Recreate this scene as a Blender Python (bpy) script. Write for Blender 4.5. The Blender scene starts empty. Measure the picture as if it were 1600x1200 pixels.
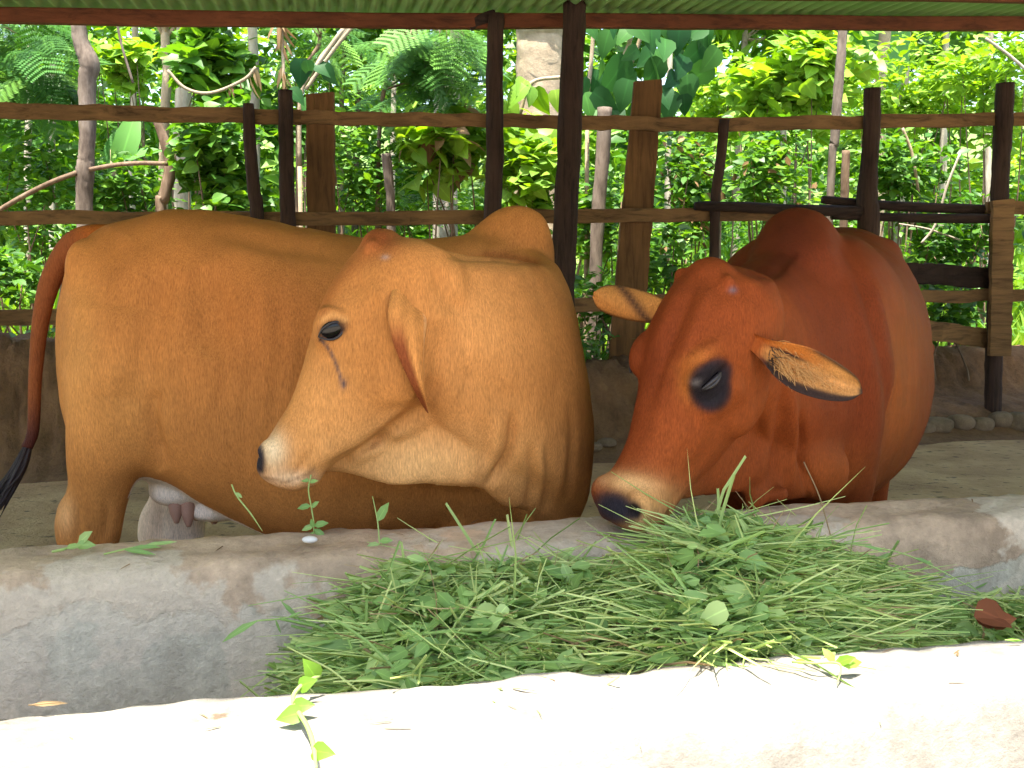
import bpy, math, random
import numpy as np
from mathutils import Vector, Matrix

# ------------------------------------------------------------------ camera, sky, sun, exposure
scene = bpy.context.scene
COL = scene.collection
FPX = 1650.0
CAM = np.array([0.0, 0.0, 1.35])
PITCH = math.atan(200.0 / FPX)
cam_data = bpy.data.cameras.new("camera")
cam_data.sensor_width = 36.0
cam_data.lens = FPX / 1600.0 * 36.0
cam_data.clip_start = 0.05
cam_data.clip_end = 500.0
cam = bpy.data.objects.new("camera", cam_data)
COL.objects.link(cam)
cam.location = CAM
cam.rotation_euler = (math.radians(90) - PITCH, 0, 0)
scene.camera = cam

SUN_EL, SUN_AZ = math.radians(74), math.radians(200)      # azimuth clockwise from +Y: behind the camera, a little left
world = bpy.data.worlds.new("World")
scene.world = world
world.use_nodes = True
wn = world.node_tree
wbg = wn.nodes["Background"]
wsky = wn.nodes.new("ShaderNodeTexSky")
wsky.sky_type = 'NISHITA'
wsky.sun_disc = False
wsky.sun_elevation = SUN_EL
wsky.sun_rotation = SUN_AZ
wsky.air_density = 1.2
wsky.dust_density = 2.5
wn.links.new(wsky.outputs[0], wbg.inputs[0])
wbg.inputs[1].default_value = 0.15
sun_data = bpy.data.lights.new("sun", 'SUN')
sun_data.energy = 5.0
sun_data.angle = math.radians(0.53)
sun_data.color = (1.0, 0.95, 0.86)
sun = bpy.data.objects.new("sun", sun_data)
COL.objects.link(sun)
sdir = Vector((math.sin(SUN_AZ) * math.cos(SUN_EL), math.cos(SUN_AZ) * math.cos(SUN_EL), math.sin(SUN_EL)))
sun.rotation_euler = sdir.to_track_quat('Z', 'Y').to_euler()
sun.location = (0, -3, 12)
scene.view_settings.view_transform = 'Standard'
scene.view_settings.look = 'None'
scene.view_settings.gamma = 1.0
scene.view_settings.use_curve_mapping = False
scene.view_settings.exposure = 2.0
scene.cycles.use_denoising = True
scene.cycles.max_bounces = 8
scene.cycles.diffuse_bounces = 5
scene.cycles.glossy_bounces = 3
scene.cycles.transmission_bounces = 6
scene.cycles.transparent_max_bounces = 8
scene.cycles.sample_clamp_indirect = 6.0
scene.cycles.use_adaptive_sampling = True
scene.cycles.adaptive_threshold = 0.02

# ------------------------------------------------------------------ helpers
CP, SP = math.cos(PITCH), math.sin(PITCH)
def ray(px, py):
    a = (px - 800.0) / FPX
    b = (600.0 - py) / FPX
    return np.array([a, CP + b * SP, b * CP - SP])
def P(px, py, Y):
    """A place in the world seen from where the photographer stood, at ground distance Y."""
    r = ray(px, py)
    return CAM + r * (Y / r[1])
def PZ(px, py, z):
    r = ray(px, py)
    return CAM + r * ((z - CAM[2]) / r[2])
def to_px(v):
    d = v - CAM
    fwd = d[:, 1] * CP - d[:, 2] * SP
    up = d[:, 1] * SP + d[:, 2] * CP
    return np.stack([800 + FPX * d[:, 0] / fwd, 600 - FPX * up / fwd], 1)

def empty(name, loc=(0, 0, 0), label=None, cat=None, group=None):
    o = bpy.data.objects.new(name, None)
    COL.objects.link(o)
    o.location = Vector(loc)
    o.empty_display_size = 0.1
    tag(o, label, cat, group)
    return o
def tag(o, label=None, cat=None, group=None, kind=None):
    if label: o["label"] = label
    if cat: o["category"] = cat
    if group: o["group"] = group
    if kind: o["kind"] = kind
    return o
def mesh_obj(name, verts, faces, mat=None, parent=None, smooth=False, loc=None):
    """verts in world coordinates; parented under an empty without moving it"""
    verts = np.asarray(verts, dtype=float)
    base = np.zeros(3)
    if parent is not None:
        base = np.array(world_loc(parent))
    elif loc is not None:
        base = np.array(loc, dtype=float)
    me = bpy.data.meshes.new(name)
    me.from_pydata((verts - base).tolist(), [], [list(map(int, f)) for f in faces])
    me.update()
    if smooth:
        me.polygons.foreach_set("use_smooth", [True] * len(me.polygons))
    o = bpy.data.objects.new(name, me)
    COL.objects.link(o)
    if mat: me.materials.append(mat)
    if parent is not None:
        o.parent = parent
    elif loc is not None:
        o.location = Vector(base)
    return o
def world_loc(o):
    l = Vector((0, 0, 0))
    while o is not None:
        l = l + o.location
        o = o.parent
    return l
def fast_mesh(name, verts, quads, mat=None, parent=None, smooth=True, attrs=None, base=None):
    """numpy arrays -> mesh; quads (n,4) or tris (n,3)"""
    verts = np.asarray(verts, dtype=np.float32)
    b = np.zeros(3)
    if parent is not None: b = np.array(world_loc(parent))
    elif base is not None: b = np.array(base)
    k = quads.shape[1]
    me = bpy.data.meshes.new(name)
    me.vertices.add(len(verts))
    me.vertices.foreach_set("co", (verts - b).astype(np.float32).ravel())
    me.loops.add(quads.size)
    me.loops.foreach_set("vertex_index", quads.astype(np.int32).ravel())
    me.polygons.add(len(quads))
    me.polygons.foreach_set("loop_start", np.arange(0, quads.size, k, dtype=np.int32))
    me.polygons.foreach_set("loop_total", np.full(len(quads), k, dtype=np.int32))
    me.polygons.foreach_set("use_smooth", np.full(len(quads), smooth))
    me.update(calc_edges=True)
    if attrs:
        for nm, arr in attrs.items():
            at = me.attributes.new(nm, 'FLOAT_COLOR', 'POINT')
            at.data.foreach_set("color", np.asarray(arr, dtype=np.float32).ravel())
    o = bpy.data.objects.new(name, me)
    COL.objects.link(o)
    if mat: me.materials.append(mat)
    if parent is not None: o.parent = parent
    elif base is not None: o.location = Vector(b)
    return o

def catmull(arr, sub):
    """arr (n,k) -> smooth interpolation"""
    arr = np.asarray(arr, dtype=float)
    n = len(arr)
    if n == 2:
        t = np.linspace(0, 1, sub + 1)[:, None]
        return arr[0] * (1 - t) + arr[1] * t
    out = []
    ext = np.vstack([2 * arr[0] - arr[1], arr, 2 * arr[-1] - arr[-2]])
    for i in range(n - 1):
        p0, p1, p2, p3 = ext[i], ext[i + 1], ext[i + 2], ext[i + 3]
        for k in range(sub):
            t = k / sub
            out.append(0.5 * ((2 * p1) + (-p0 + p2) * t + (2 * p0 - 5 * p1 + 4 * p2 - p3) * t * t + (-p0 + 3 * p1 - 3 * p2 + p3) * t ** 3))
    out.append(arr[-1])
    return np.array(out)

def loft(st, nseg=28, sub=5):
    """st: list of (centre, up_vec, down_vec, side_vec, exponent, egg). Closed solid -> verts, faces"""
    rows = [np.concatenate([s[0], s[1], s[2], s[3], [s[4], s[5]]]) for s in st]
    A = catmull(rows, sub)
    th = np.arange(nseg) / nseg * 2 * math.pi
    V = []
    for r in A:
        c, u, d, s, n, e = r[0:3], r[3:6], r[6:9], r[9:12], max(r[12], 1.2), r[13]
        cc, ss = np.cos(th), np.sin(th)
        cu = np.sign(cc) * np.abs(cc) ** (2 / n)
        su = np.sign(ss) * np.abs(ss) ** (2 / n)
        ring = c + np.where(cu[:, None] > 0, cu[:, None] * u, -cu[:, None] * d) + (su * (1 + e * cu))[:, None] * s
        V.append(ring)
    V = np.array(V)
    nr = len(V)
    verts = V.reshape(-1, 3)
    F = []
    for i in range(nr - 1):
        for j in range(nseg):
            k = (j + 1) % nseg
            F.append((i * nseg + j, i * nseg + k, (i + 1) * nseg + k, (i + 1) * nseg + j))
    verts = np.vstack([verts, A[0, 0:3], A[-1, 0:3]])
    a, b = nr * nseg, nr * nseg + 1
    for j in range(nseg):
        k = (j + 1) % nseg
        F.append((a, k, j))
        F.append((b, (nr - 1) * nseg + j, (nr - 1) * nseg + k))
    return verts, F
def ring2(top, bot, side, n=2.1, e=0.0, mid=0.5):
    """ring from a top point, a bottom point and a half-width vector"""
    top, bot = np.asarray(top, float), np.asarray(bot, float)
    c = bot + (top - bot) * mid
    return (c, top - c, bot - c, np.asarray(side, float), n, e)
def tube(points, radii, nseg=14, sub=5, flat=None):
    """round tapering limb along points"""
    pts = np.asarray(points, float)
    st = []
    n = len(pts)
    for i in range(n):
        t = pts[min(i + 1, n - 1)] - pts[max(i - 1, 0)]
        t /= np.linalg.norm(t) + 1e-9
        ref = np.array([0, 1.0, 0]) if abs(t[1]) < 0.8 else np.array([1.0, 0, 0])
        s = np.cross(t, ref); s /= np.linalg.norm(s)
        u = np.cross(s, t)
        ra = radii[i] if np.ndim(radii[i]) else (radii[i], radii[i])
        st.append((pts[i], s * ra[0], -s * ra[0], u * ra[1], 2.0, 0.0))
    return loft(st, nseg, sub)
def ellipsoid(c, ax, ay, az, nu=20, nv=12):
    """c centre; ax, ay, az half-axis vectors"""
    V, F = [], []
    for i in range(1, nv):
        ph = math.pi * i / nv
        for j in range(nu):
            th = 2 * math.pi * j / nu
            V.append(np.asarray(c) + np.asarray(ax) * math.sin(ph) * math.cos(th) + np.asarray(ay) * math.sin(ph) * math.sin(th) + np.asarray(az) * math.cos(ph))
    for i in range(nv - 2):
        for j in range(nu):
            k = (j + 1) % nu
            F.append((i * nu + j, (i + 1) * nu + j, (i + 1) * nu + k, i * nu + k))
    V.append(np.asarray(c) + np.asarray(az)); V.append(np.asarray(c) - np.asarray(az))
    t, b = len(V) - 2, len(V) - 1
    for j in range(nu):
        k = (j + 1) % nu
        F.append((t, j, k)); F.append((b, (nv - 2) * nu + k, (nv - 2) * nu + j))
    return np.array(V), F
def merge(parts):
    V, F, o = [], [], 0
    for v, f in parts:
        V.append(np.asarray(v)); F += [tuple(i + o for i in g) for g in f]; o += len(v)
    return np.vstack(V), F

X_ = np.array([1.0, 0, 0]); Y_ = np.array([0, 1.0, 0]); Z_ = np.array([0, 0, 1.0])
# materials
def new_mat(name):
    m = bpy.data.materials.new(name)
    m.use_nodes = True
    nt = m.node_tree
    return m, nt, nt.nodes["Principled BSDF"]
def N(nt, typ, **kw):
    n = nt.nodes.new(typ)
    for k, v in kw.items():
        if k in n.inputs: n.inputs[k].default_value = v
        else: setattr(n, k, v)
    return n
def ramp(nt, fac, stops):
    r = nt.nodes.new("ShaderNodeValToRGB")
    el = r.color_ramp.elements
    while len(el) < len(stops): el.new(0.5)
    for e, (p, c) in zip(el, stops):
        e.position = p
        e.color = (c[0], c[1], c[2], 1) if np.ndim(c) else (c, c, c, 1)
    nt.links.new(fac, r.inputs[0])
    return r
def srgb(r, g, b):
    f = lambda c: (c / 255) / 12.92 if c / 255 <= 0.04045 else (((c / 255) + 0.055) / 1.055) ** 2.4
    return (f(r), f(g), f(b))
# ------------------------------------------------------------------ materials of the place
def concrete_material(name, base, dark, stain=None, scale=3.0, rough=0.9, bump=0.5, stain_z=None, patch=None, wash=None):
    """plaster/concrete: blotches, fine grain, worn earthy top band (by height)"""
    m, nt, b = new_mat(name)
    L = nt.links
    tc = N(nt, "ShaderNodeNewGeometry")
    n1 = N(nt, "ShaderNodeTexNoise", Scale=scale, Detail=8.0, Roughness=0.65); L.new(tc.outputs["Position"], n1.inputs["Vector"])
    n2 = N(nt, "ShaderNodeTexNoise", Scale=scale * 14, Detail=6.0, Roughness=0.7); L.new(tc.outputs["Position"], n2.inputs["Vector"])
    mp = N(nt, "ShaderNodeMapping"); mp.inputs["Scale"].default_value = (9, 9, 1.6); L.new(tc.outputs["Position"], mp.inputs[0])
    n3 = N(nt, "ShaderNodeTexNoise", Scale=1.6, Detail=6.0, Roughness=0.7); L.new(mp.outputs[0], n3.inputs["Vector"])
    mx = N(nt, "ShaderNodeMath", operation='ADD'); L.new(n1.outputs[0], mx.inputs[0])
    ms = N(nt, "ShaderNodeMath", operation='MULTIPLY'); L.new(n3.outputs[0], ms.inputs[0]); ms.inputs[1].default_value = 0.7
    L.new(ms.outputs[0], mx.inputs[1])
    c = ramp(nt, mx.outputs[0], [(0.55, dark), (0.85, base), (1.05 if False else 1.0, [min(1, x * 1.18) for x in base])])
    out = c.outputs[0]
    step = None
    if stain is not None:
        sp = N(nt, "ShaderNodeSeparateXYZ"); L.new(tc.outputs["Position"], sp.inputs[0])
        nb = N(nt, "ShaderNodeTexNoise", Scale=4.2, Detail=7.0, Roughness=0.62); L.new(tc.outputs["Position"], nb.inputs["Vector"])
        k = N(nt, "ShaderNodeMath", operation='MULTIPLY_ADD'); L.new(nb.outputs[0], k.inputs[0]); k.inputs[1].default_value = 0.34; L.new(sp.outputs[2], k.inputs[2])
        r = ramp(nt, k.outputs[0], [(0.0, 0), (1.0, 1)])
        mrg = N(nt, "ShaderNodeMapRange"); mrg.inputs[1].default_value = stain_z - .006; mrg.inputs[2].default_value = stain_z + .006; L.new(k.outputs[0], mrg.inputs[0])
        st = ramp(nt, n1.outputs[0], [(0.36, [x * .62 for x in stain]), (0.5, stain), (0.66, [min(1, x * 1.35) for x in stain])])
        mix = N(nt, "ShaderNodeMix", data_type='RGBA'); L.new(mrg.outputs[0], mix.inputs[0]); L.new(out, mix.inputs[6]); L.new(st.outputs[0], mix.inputs[7])
        out = mix.outputs[2]
        step = mrg.outputs[0]
        if patch is not None:
            # paler bare plaster patches with crisp worn edges
            npx = N(nt, "ShaderNodeTexNoise", Scale=2.3, Detail=9.0, Roughness=0.6); L.new(tc.outputs["Position"], npx.inputs["Vector"])
            npx.noise_dimensions = '4D'; npx.inputs["W"].default_value = 3.1
            rr = ramp(nt, npx.outputs[0], [(0.535, 0), (0.56, 1)])
            mix2 = N(nt, "ShaderNodeMix", data_type='RGBA'); L.new(rr.outputs[0], mix2.inputs[0]); L.new(out, mix2.inputs[6]); mix2.inputs[7].default_value = (*patch, 1)
            mm = N(nt, "ShaderNodeMath", operation='MULTIPLY'); L.new(rr.outputs[0], mm.inputs[0]); mm.inputs[1].default_value = .75; L.new(mm.outputs[0], mix2.inputs[0])
            out = mix2.outputs[2]
    g = N(nt, "ShaderNodeMapRange"); g.inputs[1].default_value = .3; g.inputs[2].default_value = .7; g.inputs[3].default_value = .82; g.inputs[4].default_value = 1.15; L.new(n2.outputs[0], g.inputs[0])
    hs = N(nt, "ShaderNodeHueSaturation"); L.new(out, hs.inputs["Color"]); L.new(g.outputs[0], hs.inputs["Value"])
    L.new(hs.outputs[0], b.inputs["Base Color"])
    b.inputs["Roughness"].default_value = rough; b.inputs["Specular IOR Level"].default_value = .2
    bp = N(nt, "ShaderNodeBump", Strength=bump, Distance=0.012)
    ad = N(nt, "ShaderNodeMath", operation='ADD'); L.new(n1.outputs[0], ad.inputs[0]); L.new(n2.outputs[0], ad.inputs[1])
    hgt = ad.outputs[0]
    if step is not None:
        a2 = N(nt, "ShaderNodeMath", operation='MULTIPLY_ADD'); L.new(step, a2.inputs[0]); a2.inputs[1].default_value = .22; L.new(hgt, a2.inputs[2]); hgt = a2.outputs[0]
    L.new(hgt, bp.inputs["Height"]); L.new(bp.outputs[0], b.inputs["Normal"])
    return m
def add_spots(m, col, lo=.63, scale=9.0, amt=.7):
    nt = m.node_tree; b = nt.nodes["Principled BSDF"]; L = nt.links
    src = b.inputs["Base Color"].links[0].from_socket
    g = N(nt, "ShaderNodeNewGeometry")
    n = N(nt, "ShaderNodeTexNoise", Scale=scale, Detail=7.0, Roughness=.6); n.noise_dimensions = '4D'; n.inputs["W"].default_value = 5.7; L.new(g.outputs["Position"], n.inputs["Vector"])
    r = ramp(nt, n.outputs[0], [(lo, 0), (lo + .05, amt)])
    mx = N(nt, "ShaderNodeMix", data_type='RGBA'); L.new(r.outputs[0], mx.inputs[0]); L.new(src, mx.inputs[6]); mx.inputs[7].default_value = (*col, 1)
    L.new(mx.outputs[2], b.inputs["Base Color"])
def wood_material(name, base, dark, rough=0.85, axis=0, scale=1.0, bump=.6):
    m, nt, b = new_mat(name)
    L = nt.links
    tc = N(nt, "ShaderNodeTexCoord")
    mp = N(nt, "ShaderNodeMapping")
    sc = [14 * scale] * 3; sc[axis] = 1.2 * scale
    mp.inputs["Scale"].default_value = sc
    L.new(tc.outputs["Object"], mp.inputs[0])
    n1 = N(nt, "ShaderNodeTexNoise", Scale=1.6, Detail=8.0, Roughness=0.7, Distortion=.6); L.new(mp.outputs[0], n1.inputs["Vector"])
    n2 = N(nt, "ShaderNodeTexNoise", Scale=2.6, Detail=4.0); L.new(tc.outputs["Object"], n2.inputs["Vector"])
    c = ramp(nt, n1.outputs[0], [(0.3, dark), (0.5, base), (0.72, [x * 1.35 for x in base])])
    g = N(nt, "ShaderNodeMapRange"); g.inputs[1].default_value = .3; g.inputs[2].default_value = .7; g.inputs[3].default_value = .7; g.inputs[4].default_value = 1.25; L.new(n2.outputs[0], g.inputs[0])
    hs = N(nt, "ShaderNodeHueSaturation"); L.new(c.outputs[0], hs.inputs["Color"]); L.new(g.outputs[0], hs.inputs["Value"])
    L.new(hs.outputs[0], b.inputs["Base Color"])
    b.inputs["Roughness"].default_value = rough; b.inputs["Specular IOR Level"].default_value = .2
    bp = N(nt, "ShaderNodeBump", Strength=bump, Distance=0.012); L.new(n1.outputs[0], bp.inputs["Height"]); L.new(bp.outputs[0], b.inputs["Normal"])
    return m
MAT_TROUGH = concrete_material("trough_plaster", (.44, .38, .28), (.29, .245, .175), stain=(.46, .32, .205), stain_z=.765, patch=(.55, .445, .325), bump=.7)
MAT_TROUGH_FRONT = concrete_material("trough_front_plaster", (.25, .23, .195), (.145, .13, .105), scale=2.6, bump=.5)
add_spots(MAT_TROUGH_FRONT, (.11, .07, .04), .66, 11.0, .8); add_spots(MAT_TROUGH_FRONT, (.14, .115, .085), .58, 2.2, .7); add_spots(MAT_TROUGH, (.15, .11, .08), .66, 7.0, .6)
MAT_RAIL = wood_material("sawn_rail_wood", srgb(112, 84, 54), srgb(62, 46, 30), axis=0)
MAT_PLANK = wood_material("broad_plank_wood", srgb(98, 69, 40), srgb(62, 43, 25), axis=2)
MAT_BARK_POST = wood_material("bark_post_wood", srgb(58, 42, 34), srgb(26, 18, 15), axis=2, scale=1.6, bump=1.0)
MAT_BEAM = wood_material("red_beam_wood", srgb(96, 54, 34), srgb(56, 30, 20), axis=0)
MAT_LOG = wood_material("dark_log_wood", srgb(48, 35, 29), srgb(24, 17, 14), axis=0, scale=1.4, bump=1.0)

_rs = np.random.RandomState(7)
def wobble(n_terms=9, lo=1.0, hi=12.0, seed=0):
    """smooth pseudo-random function of (a, b)"""
    r = np.random.RandomState(seed)
    K = r.uniform(lo, hi, (n_terms, 2)) * r.choice([-1, 1], (n_terms, 2)); ph = r.uniform(0, 6.28, n_terms)
    am = 1.0 / np.abs(K).max(1); am /= am.sum()
    def f(a, b=0.0):
        a = np.asarray(a, float); b = np.asarray(b, float) + 0 * a
        return sum(am[i] * np.sin(K[i, 0] * a + K[i, 1] * b + ph[i]) for i in range(n_terms))
    return f
def grid_faces(nr, nc, wrap=False):
    i, j = np.meshgrid(np.arange(nr - 1), np.arange(nc if wrap else nc - 1), indexing='ij')
    k = (j + 1) % nc
    return np.stack([i * nc + j, i * nc + k, (i + 1) * nc + k, (i + 1) * nc + j], -1).reshape(-1, 4)

# ------------------------------------------------------------------ ground
def ground_material():
    m, nt, b = new_mat("ground_soil_and_grass")
    L = nt.links
    g = N(nt, "ShaderNodeNewGeometry")
    sp = N(nt, "ShaderNodeSeparateXYZ"); L.new(g.outputs["Position"], sp.inputs[0])
    n1 = N(nt, "ShaderNodeTexNoise", Scale=.9, Detail=8.0, Roughness=.65); L.new(g.outputs["Position"], n1.inputs["Vector"])
    n2 = N(nt, "ShaderNodeTexNoise", Scale=18.0, Detail=6.0, Roughness=.7); L.new(g.outputs["Position"], n2.inputs["Vector"])
    soil = ramp(nt, n2.outputs[0], [(.3, (.38, .32, .24)), (.7, (.55, .49, .39))])
    grass = ramp(nt, n1.outputs[0], [(.32, (.10, .12, .03)), (.5, (.12, .20, .035)), (.7, (.20, .28, .06))])
    k = N(nt, "ShaderNodeMath", operation='MULTIPLY_ADD'); L.new(n1.outputs[0], k.inputs[0]); k.inputs[1].default_value = 1.2; L.new(sp.outputs[1], k.inputs[2])
    mr = N(nt, "ShaderNodeMapRange"); mr.inputs[1].default_value = 8.8; mr.inputs[2].default_value = 9.6; L.new(k.outputs[0], mr.inputs[0])
    mx = N(nt, "ShaderNodeMix", data_type='RGBA'); L.new(mr.outputs[0], mx.inputs[0]); L.new(soil.outputs[0], mx.inputs[6]); L.new(grass.outputs[0], mx.inputs[7])
    L.new(mx.outputs[2], b.inputs["Base Color"]); b.inputs["Roughness"].default_value = .95
    bp = N(nt, "ShaderNodeBump", Strength=.6, Distance=.03); L.new(n2.outputs[0], bp.inputs["Height"]); L.new(bp.outputs[0], b.inputs["Normal"])
    return m
def terrain_z(x, y):
    t = np.clip((np.asarray(y, float) - 9.0) / 30.0, 0, 2.2)
    return -0.03 + 4.6 * t ** 1.1 + 0.0 * np.asarray(x, float)
wg = wobble(10, .1, .7, 3)
gx = np.concatenate([np.linspace(-160, -22, 12), np.linspace(-20, 20, 60), np.linspace(22, 160, 12)])
gy = np.concatenate([np.linspace(-160, -8, 10), np.linspace(-6, 8.5, 12), np.linspace(9, 40, 60), np.linspace(44, 200, 16)])
GX, GY = np.meshgrid(gx, gy, indexing='ij')
GZ = terrain_z(GX, GY) + np.where(GY > 9, .35 * wg(GX, GY) * np.clip((GY - 9) / 5, 0, 1), 0)
V = np.stack([GX, GY, GZ], -1).reshape(-1, 3)
ground = fast_mesh("ground", V, grid_faces(len(gx), len(gy))[:, ::-1], ground_material(), None, True)
tag(ground, kind="structure")

def floor_material():
    m, nt, b = new_mat("trodden_pen_floor")
    L = nt.links
    g = N(nt, "ShaderNodeNewGeometry")
    n1 = N(nt, "ShaderNodeTexNoise", Scale=2.2, Detail=9.0, Roughness=.65); L.new(g.outputs["Position"], n1.inputs["Vector"])
    n2 = N(nt, "ShaderNodeTexNoise", Scale=26.0, Detail=5.0, Roughness=.7); L.new(g.outputs["Position"], n2.inputs["Vector"])
    mp = N(nt, "ShaderNodeMapping"); mp.inputs["Scale"].default_value = (2.2, 3.6, 2); L.new(g.outputs["Position"], mp.inputs[0])
    n3 = N(nt, "ShaderNodeTexNoise", Scale=5.0, Detail=5.0, Roughness=.55); L.new(mp.outputs[0], n3.inputs["Vector"])
    c = ramp(nt, n1.outputs[0], [(.3, (.30, .16, .07)), (.5, (.45, .265, .12)), (.7, (.57, .36, .18))])
    d = ramp(nt, n3.outputs[0], [(.60, 1), (.66, .35)])
    mx = N(nt, "ShaderNodeMix", data_type='RGBA', blend_type='MULTIPLY'); mx.inputs[0].default_value = 1; L.new(c.outputs[0], mx.inputs[6]); L.new(d.outputs[0], mx.inputs[7])
    L.new(mx.outputs[2], b.inputs["Base Color"]); b.inputs["Roughness"].default_value = .9
    bp = N(nt, "ShaderNodeBump", Strength=.7, Distance=.03); ad = N(nt, "ShaderNodeMath", operation='ADD'); L.new(n1.outputs[0], ad.inputs[0]); L.new(n2.outputs[0], ad.inputs[1])
    L.new(ad.outputs[0], bp.inputs["Height"]); L.new(bp.outputs[0], b.inputs["Normal"])
    return m
wf = wobble(12, .6, 6, 5)
fx, fy = np.linspace(-7, 7, 120), np.linspace(1.5, 8.9, 80)
FX, FY = np.meshgrid(fx, fy, indexing='ij')
FZ = .010 + .014 * wf(FX, FY)
pen_floor = fast_mesh("pen_floor", np.stack([FX, FY, FZ], -1).reshape(-1, 3), grid_faces(len(fx), len(fy))[:, ::-1], floor_material(), None, True)
tag(pen_floor, kind="structure")

# ------------------------------------------------------------------ feeding trough
def wall_run(name, outer0, outer1, inner0, inner1, zt0, zt1, zb, mat, parent, seed, ext=.45, n=220, rough=1.0, batter=.04):
    """a rough plastered wall; outer/inner = top edge lines (x,y)"""
    o0, o1, i0, i1 = (np.array(v[:2], float) for v in (outer0, outer1, inner0, inner1))
    t = np.linspace(-ext, 1 + ext, n)
    w1, w2, w3 = wobble(10, 3, 24, seed), wobble(10, 6, 60, seed + 1), wobble(8, 2, 14, seed + 2)
    prof = [(0.0, 'b'), (0.0, .35), (0.0, .7), (0.0, .9), (.02, .965), (.07, .99), (.16, 1.0), (.30, 1.0), (.42, 1.0), (.54, 1.0), (.66, 1.0), (.78, 1.0), (.88, .995), (.95, .98), (.99, .95), (1.0, .90), (1.0, .82), (1.0, .7), (1.0, .55), (1.0, .35), (1.0, 'b')]
    V = []
    for k, tt in enumerate(t):
        po, pi = o0 + (o1 - o0) * tt, i0 + (i1 - i0) * tt
        zt = zt0 + (zt1 - zt0) * tt
        for j, (a, h) in enumerate(prof):
            h = 0.0 if h == 'b' else h
            p = po + (pi - po) * a
            z = zb + (zt - zb) * h
            nrm = (pi - po) / np.linalg.norm(pi - po)
            side = -1 if a < .5 else 1
            up = 1 if .04 < a < .96 else 0
            q = tt * 3
            p = p + nrm * side * ((0 if up else 1) * (.008 * w1(q, z * 3 + j * .1) + .008 * w2(q, z * 4)) + (1 - h) * batter) * rough
            z = z + (.009 * w1(q, a * 2) + .010 * w2(q, a * 3)) * rough * (1 if h > .9 else 0) - (.012 * max(0, w3(q, 0.0)) if a in (.88, .95, .99) else 0)
            V.append((p[0], p[1], z))
    m = len(prof)
    F = [tuple(f) for f in grid_faces(n, m)]
    o = mesh_obj(name, V, F, mat, parent, True)
    return o
trough = empty("feeding_trough", (0.1, 2.05, 0), "long plastered concrete feeding trough with a worn earthy rim", "feeding trough")
ZB = .70
bo0, bo1 = PZ(0, 852, ZB), PZ(1600, 766, ZB)          # far edge of the back wall's top
bi0, bi1 = PZ(0, 902, ZB), PZ(1600, 806, ZB)          # edge towards the fodder
BACK_WALL = wall_run("back_wall", bo0, bo1, bi0, bi1, ZB, ZB, 0.0, MAT_TROUGH, trough, 11)
ZF = .66
fi0, fi1 = PZ(0, 1104, ZF), PZ(1600, 986, ZF)
fo0 = fi0 + np.array([.05, -.30, 0]); fo1 = fi1 + np.array([.05, -.195, 0])
FRONT_WALL = wall_run("front_wall", fo0, fo1, fi0, fi1, ZF, ZF, 0.0, MAT_TROUGH_FRONT, trough, 21, rough=1.0)
def quad_strip(name, a0, a1, b0, b1, z, mat, parent, ext=.44, n=60, dz=.01, seed=2):
    w = wobble(9, 2, 20, seed)
    t = np.linspace(-ext, 1 + ext, n)
    V = []
    for tt in t:
        p, q = a0 + (a1 - a0) * tt, b0 + (b1 - b0) * tt
        for k in range(9):
            r = p + (q - p) * k / 8
            V.append((r[0], r[1], z + dz * w(tt * 3, k * .2)))
    return mesh_obj(name, V, [tuple(f) for f in grid_faces(n, 9)], mat, parent, True)
quad_strip("trough_floor", fi0 + np.array([0, -.03, 0]), fi1 + np.array([0, -.03, 0]), bi0 + np.array([0, .03, 0]), bi1 + np.array([0, .03, 0]), .30, MAT_TROUGH, trough)

# ------------------------------------------------------------------ shed: roof sheets, purlins, posts
def fence_y(px): return 6.9 + px / 1600.0 * 1.2
shed = empty("cattle_shed", P(850, 500, 7.2) * np.array([1, 1, 0]), "open cattle shed with green corrugated roof on dark rough posts", "shed")
def roof_material():
    m, nt, b = new_mat("green_corrugated_sheet")
    L = nt.links
    tc = N(nt, "ShaderNodeNewGeometry")
    n1 = N(nt, "ShaderNodeTexNoise", Scale=3.0, Detail=6.0); L.new(tc.outputs["Position"], n1.inputs["Vector"])
    c = ramp(nt, n1.outputs[0], [(.3, srgb(108, 150, 88)), (.7, srgb(136, 176, 112))])
    L.new(c.outputs[0], b.inputs["Base Color"]); b.inputs["Roughness"].default_value = .45; b.inputs["Metallic"].default_value = .0
    return m
MAT_ROOF = roof_material()
e0, e1 = P(0, 12, fence_y(0)), P(1600, 28, fence_y(1600))
edir = (e1 - e0); edir[2] = 0; L_ed = np.linalg.norm(edir); edir /= L_ed
back = np.array([-edir[1], edir[0], 0]);                          # away from the viewer
def roof_pt(s, v, dz=0.0):
    """s along the eave from e0, v towards the viewer"""
    t = s / L_ed
    z = e0[2] + (e1[2] - e0[2]) * t
    p = e0 + edir * s - back * v
    return np.array([p[0], p[1], z - .035 * v + dz])
# corrugated sheets, each its own part
pitch = .10
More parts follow.
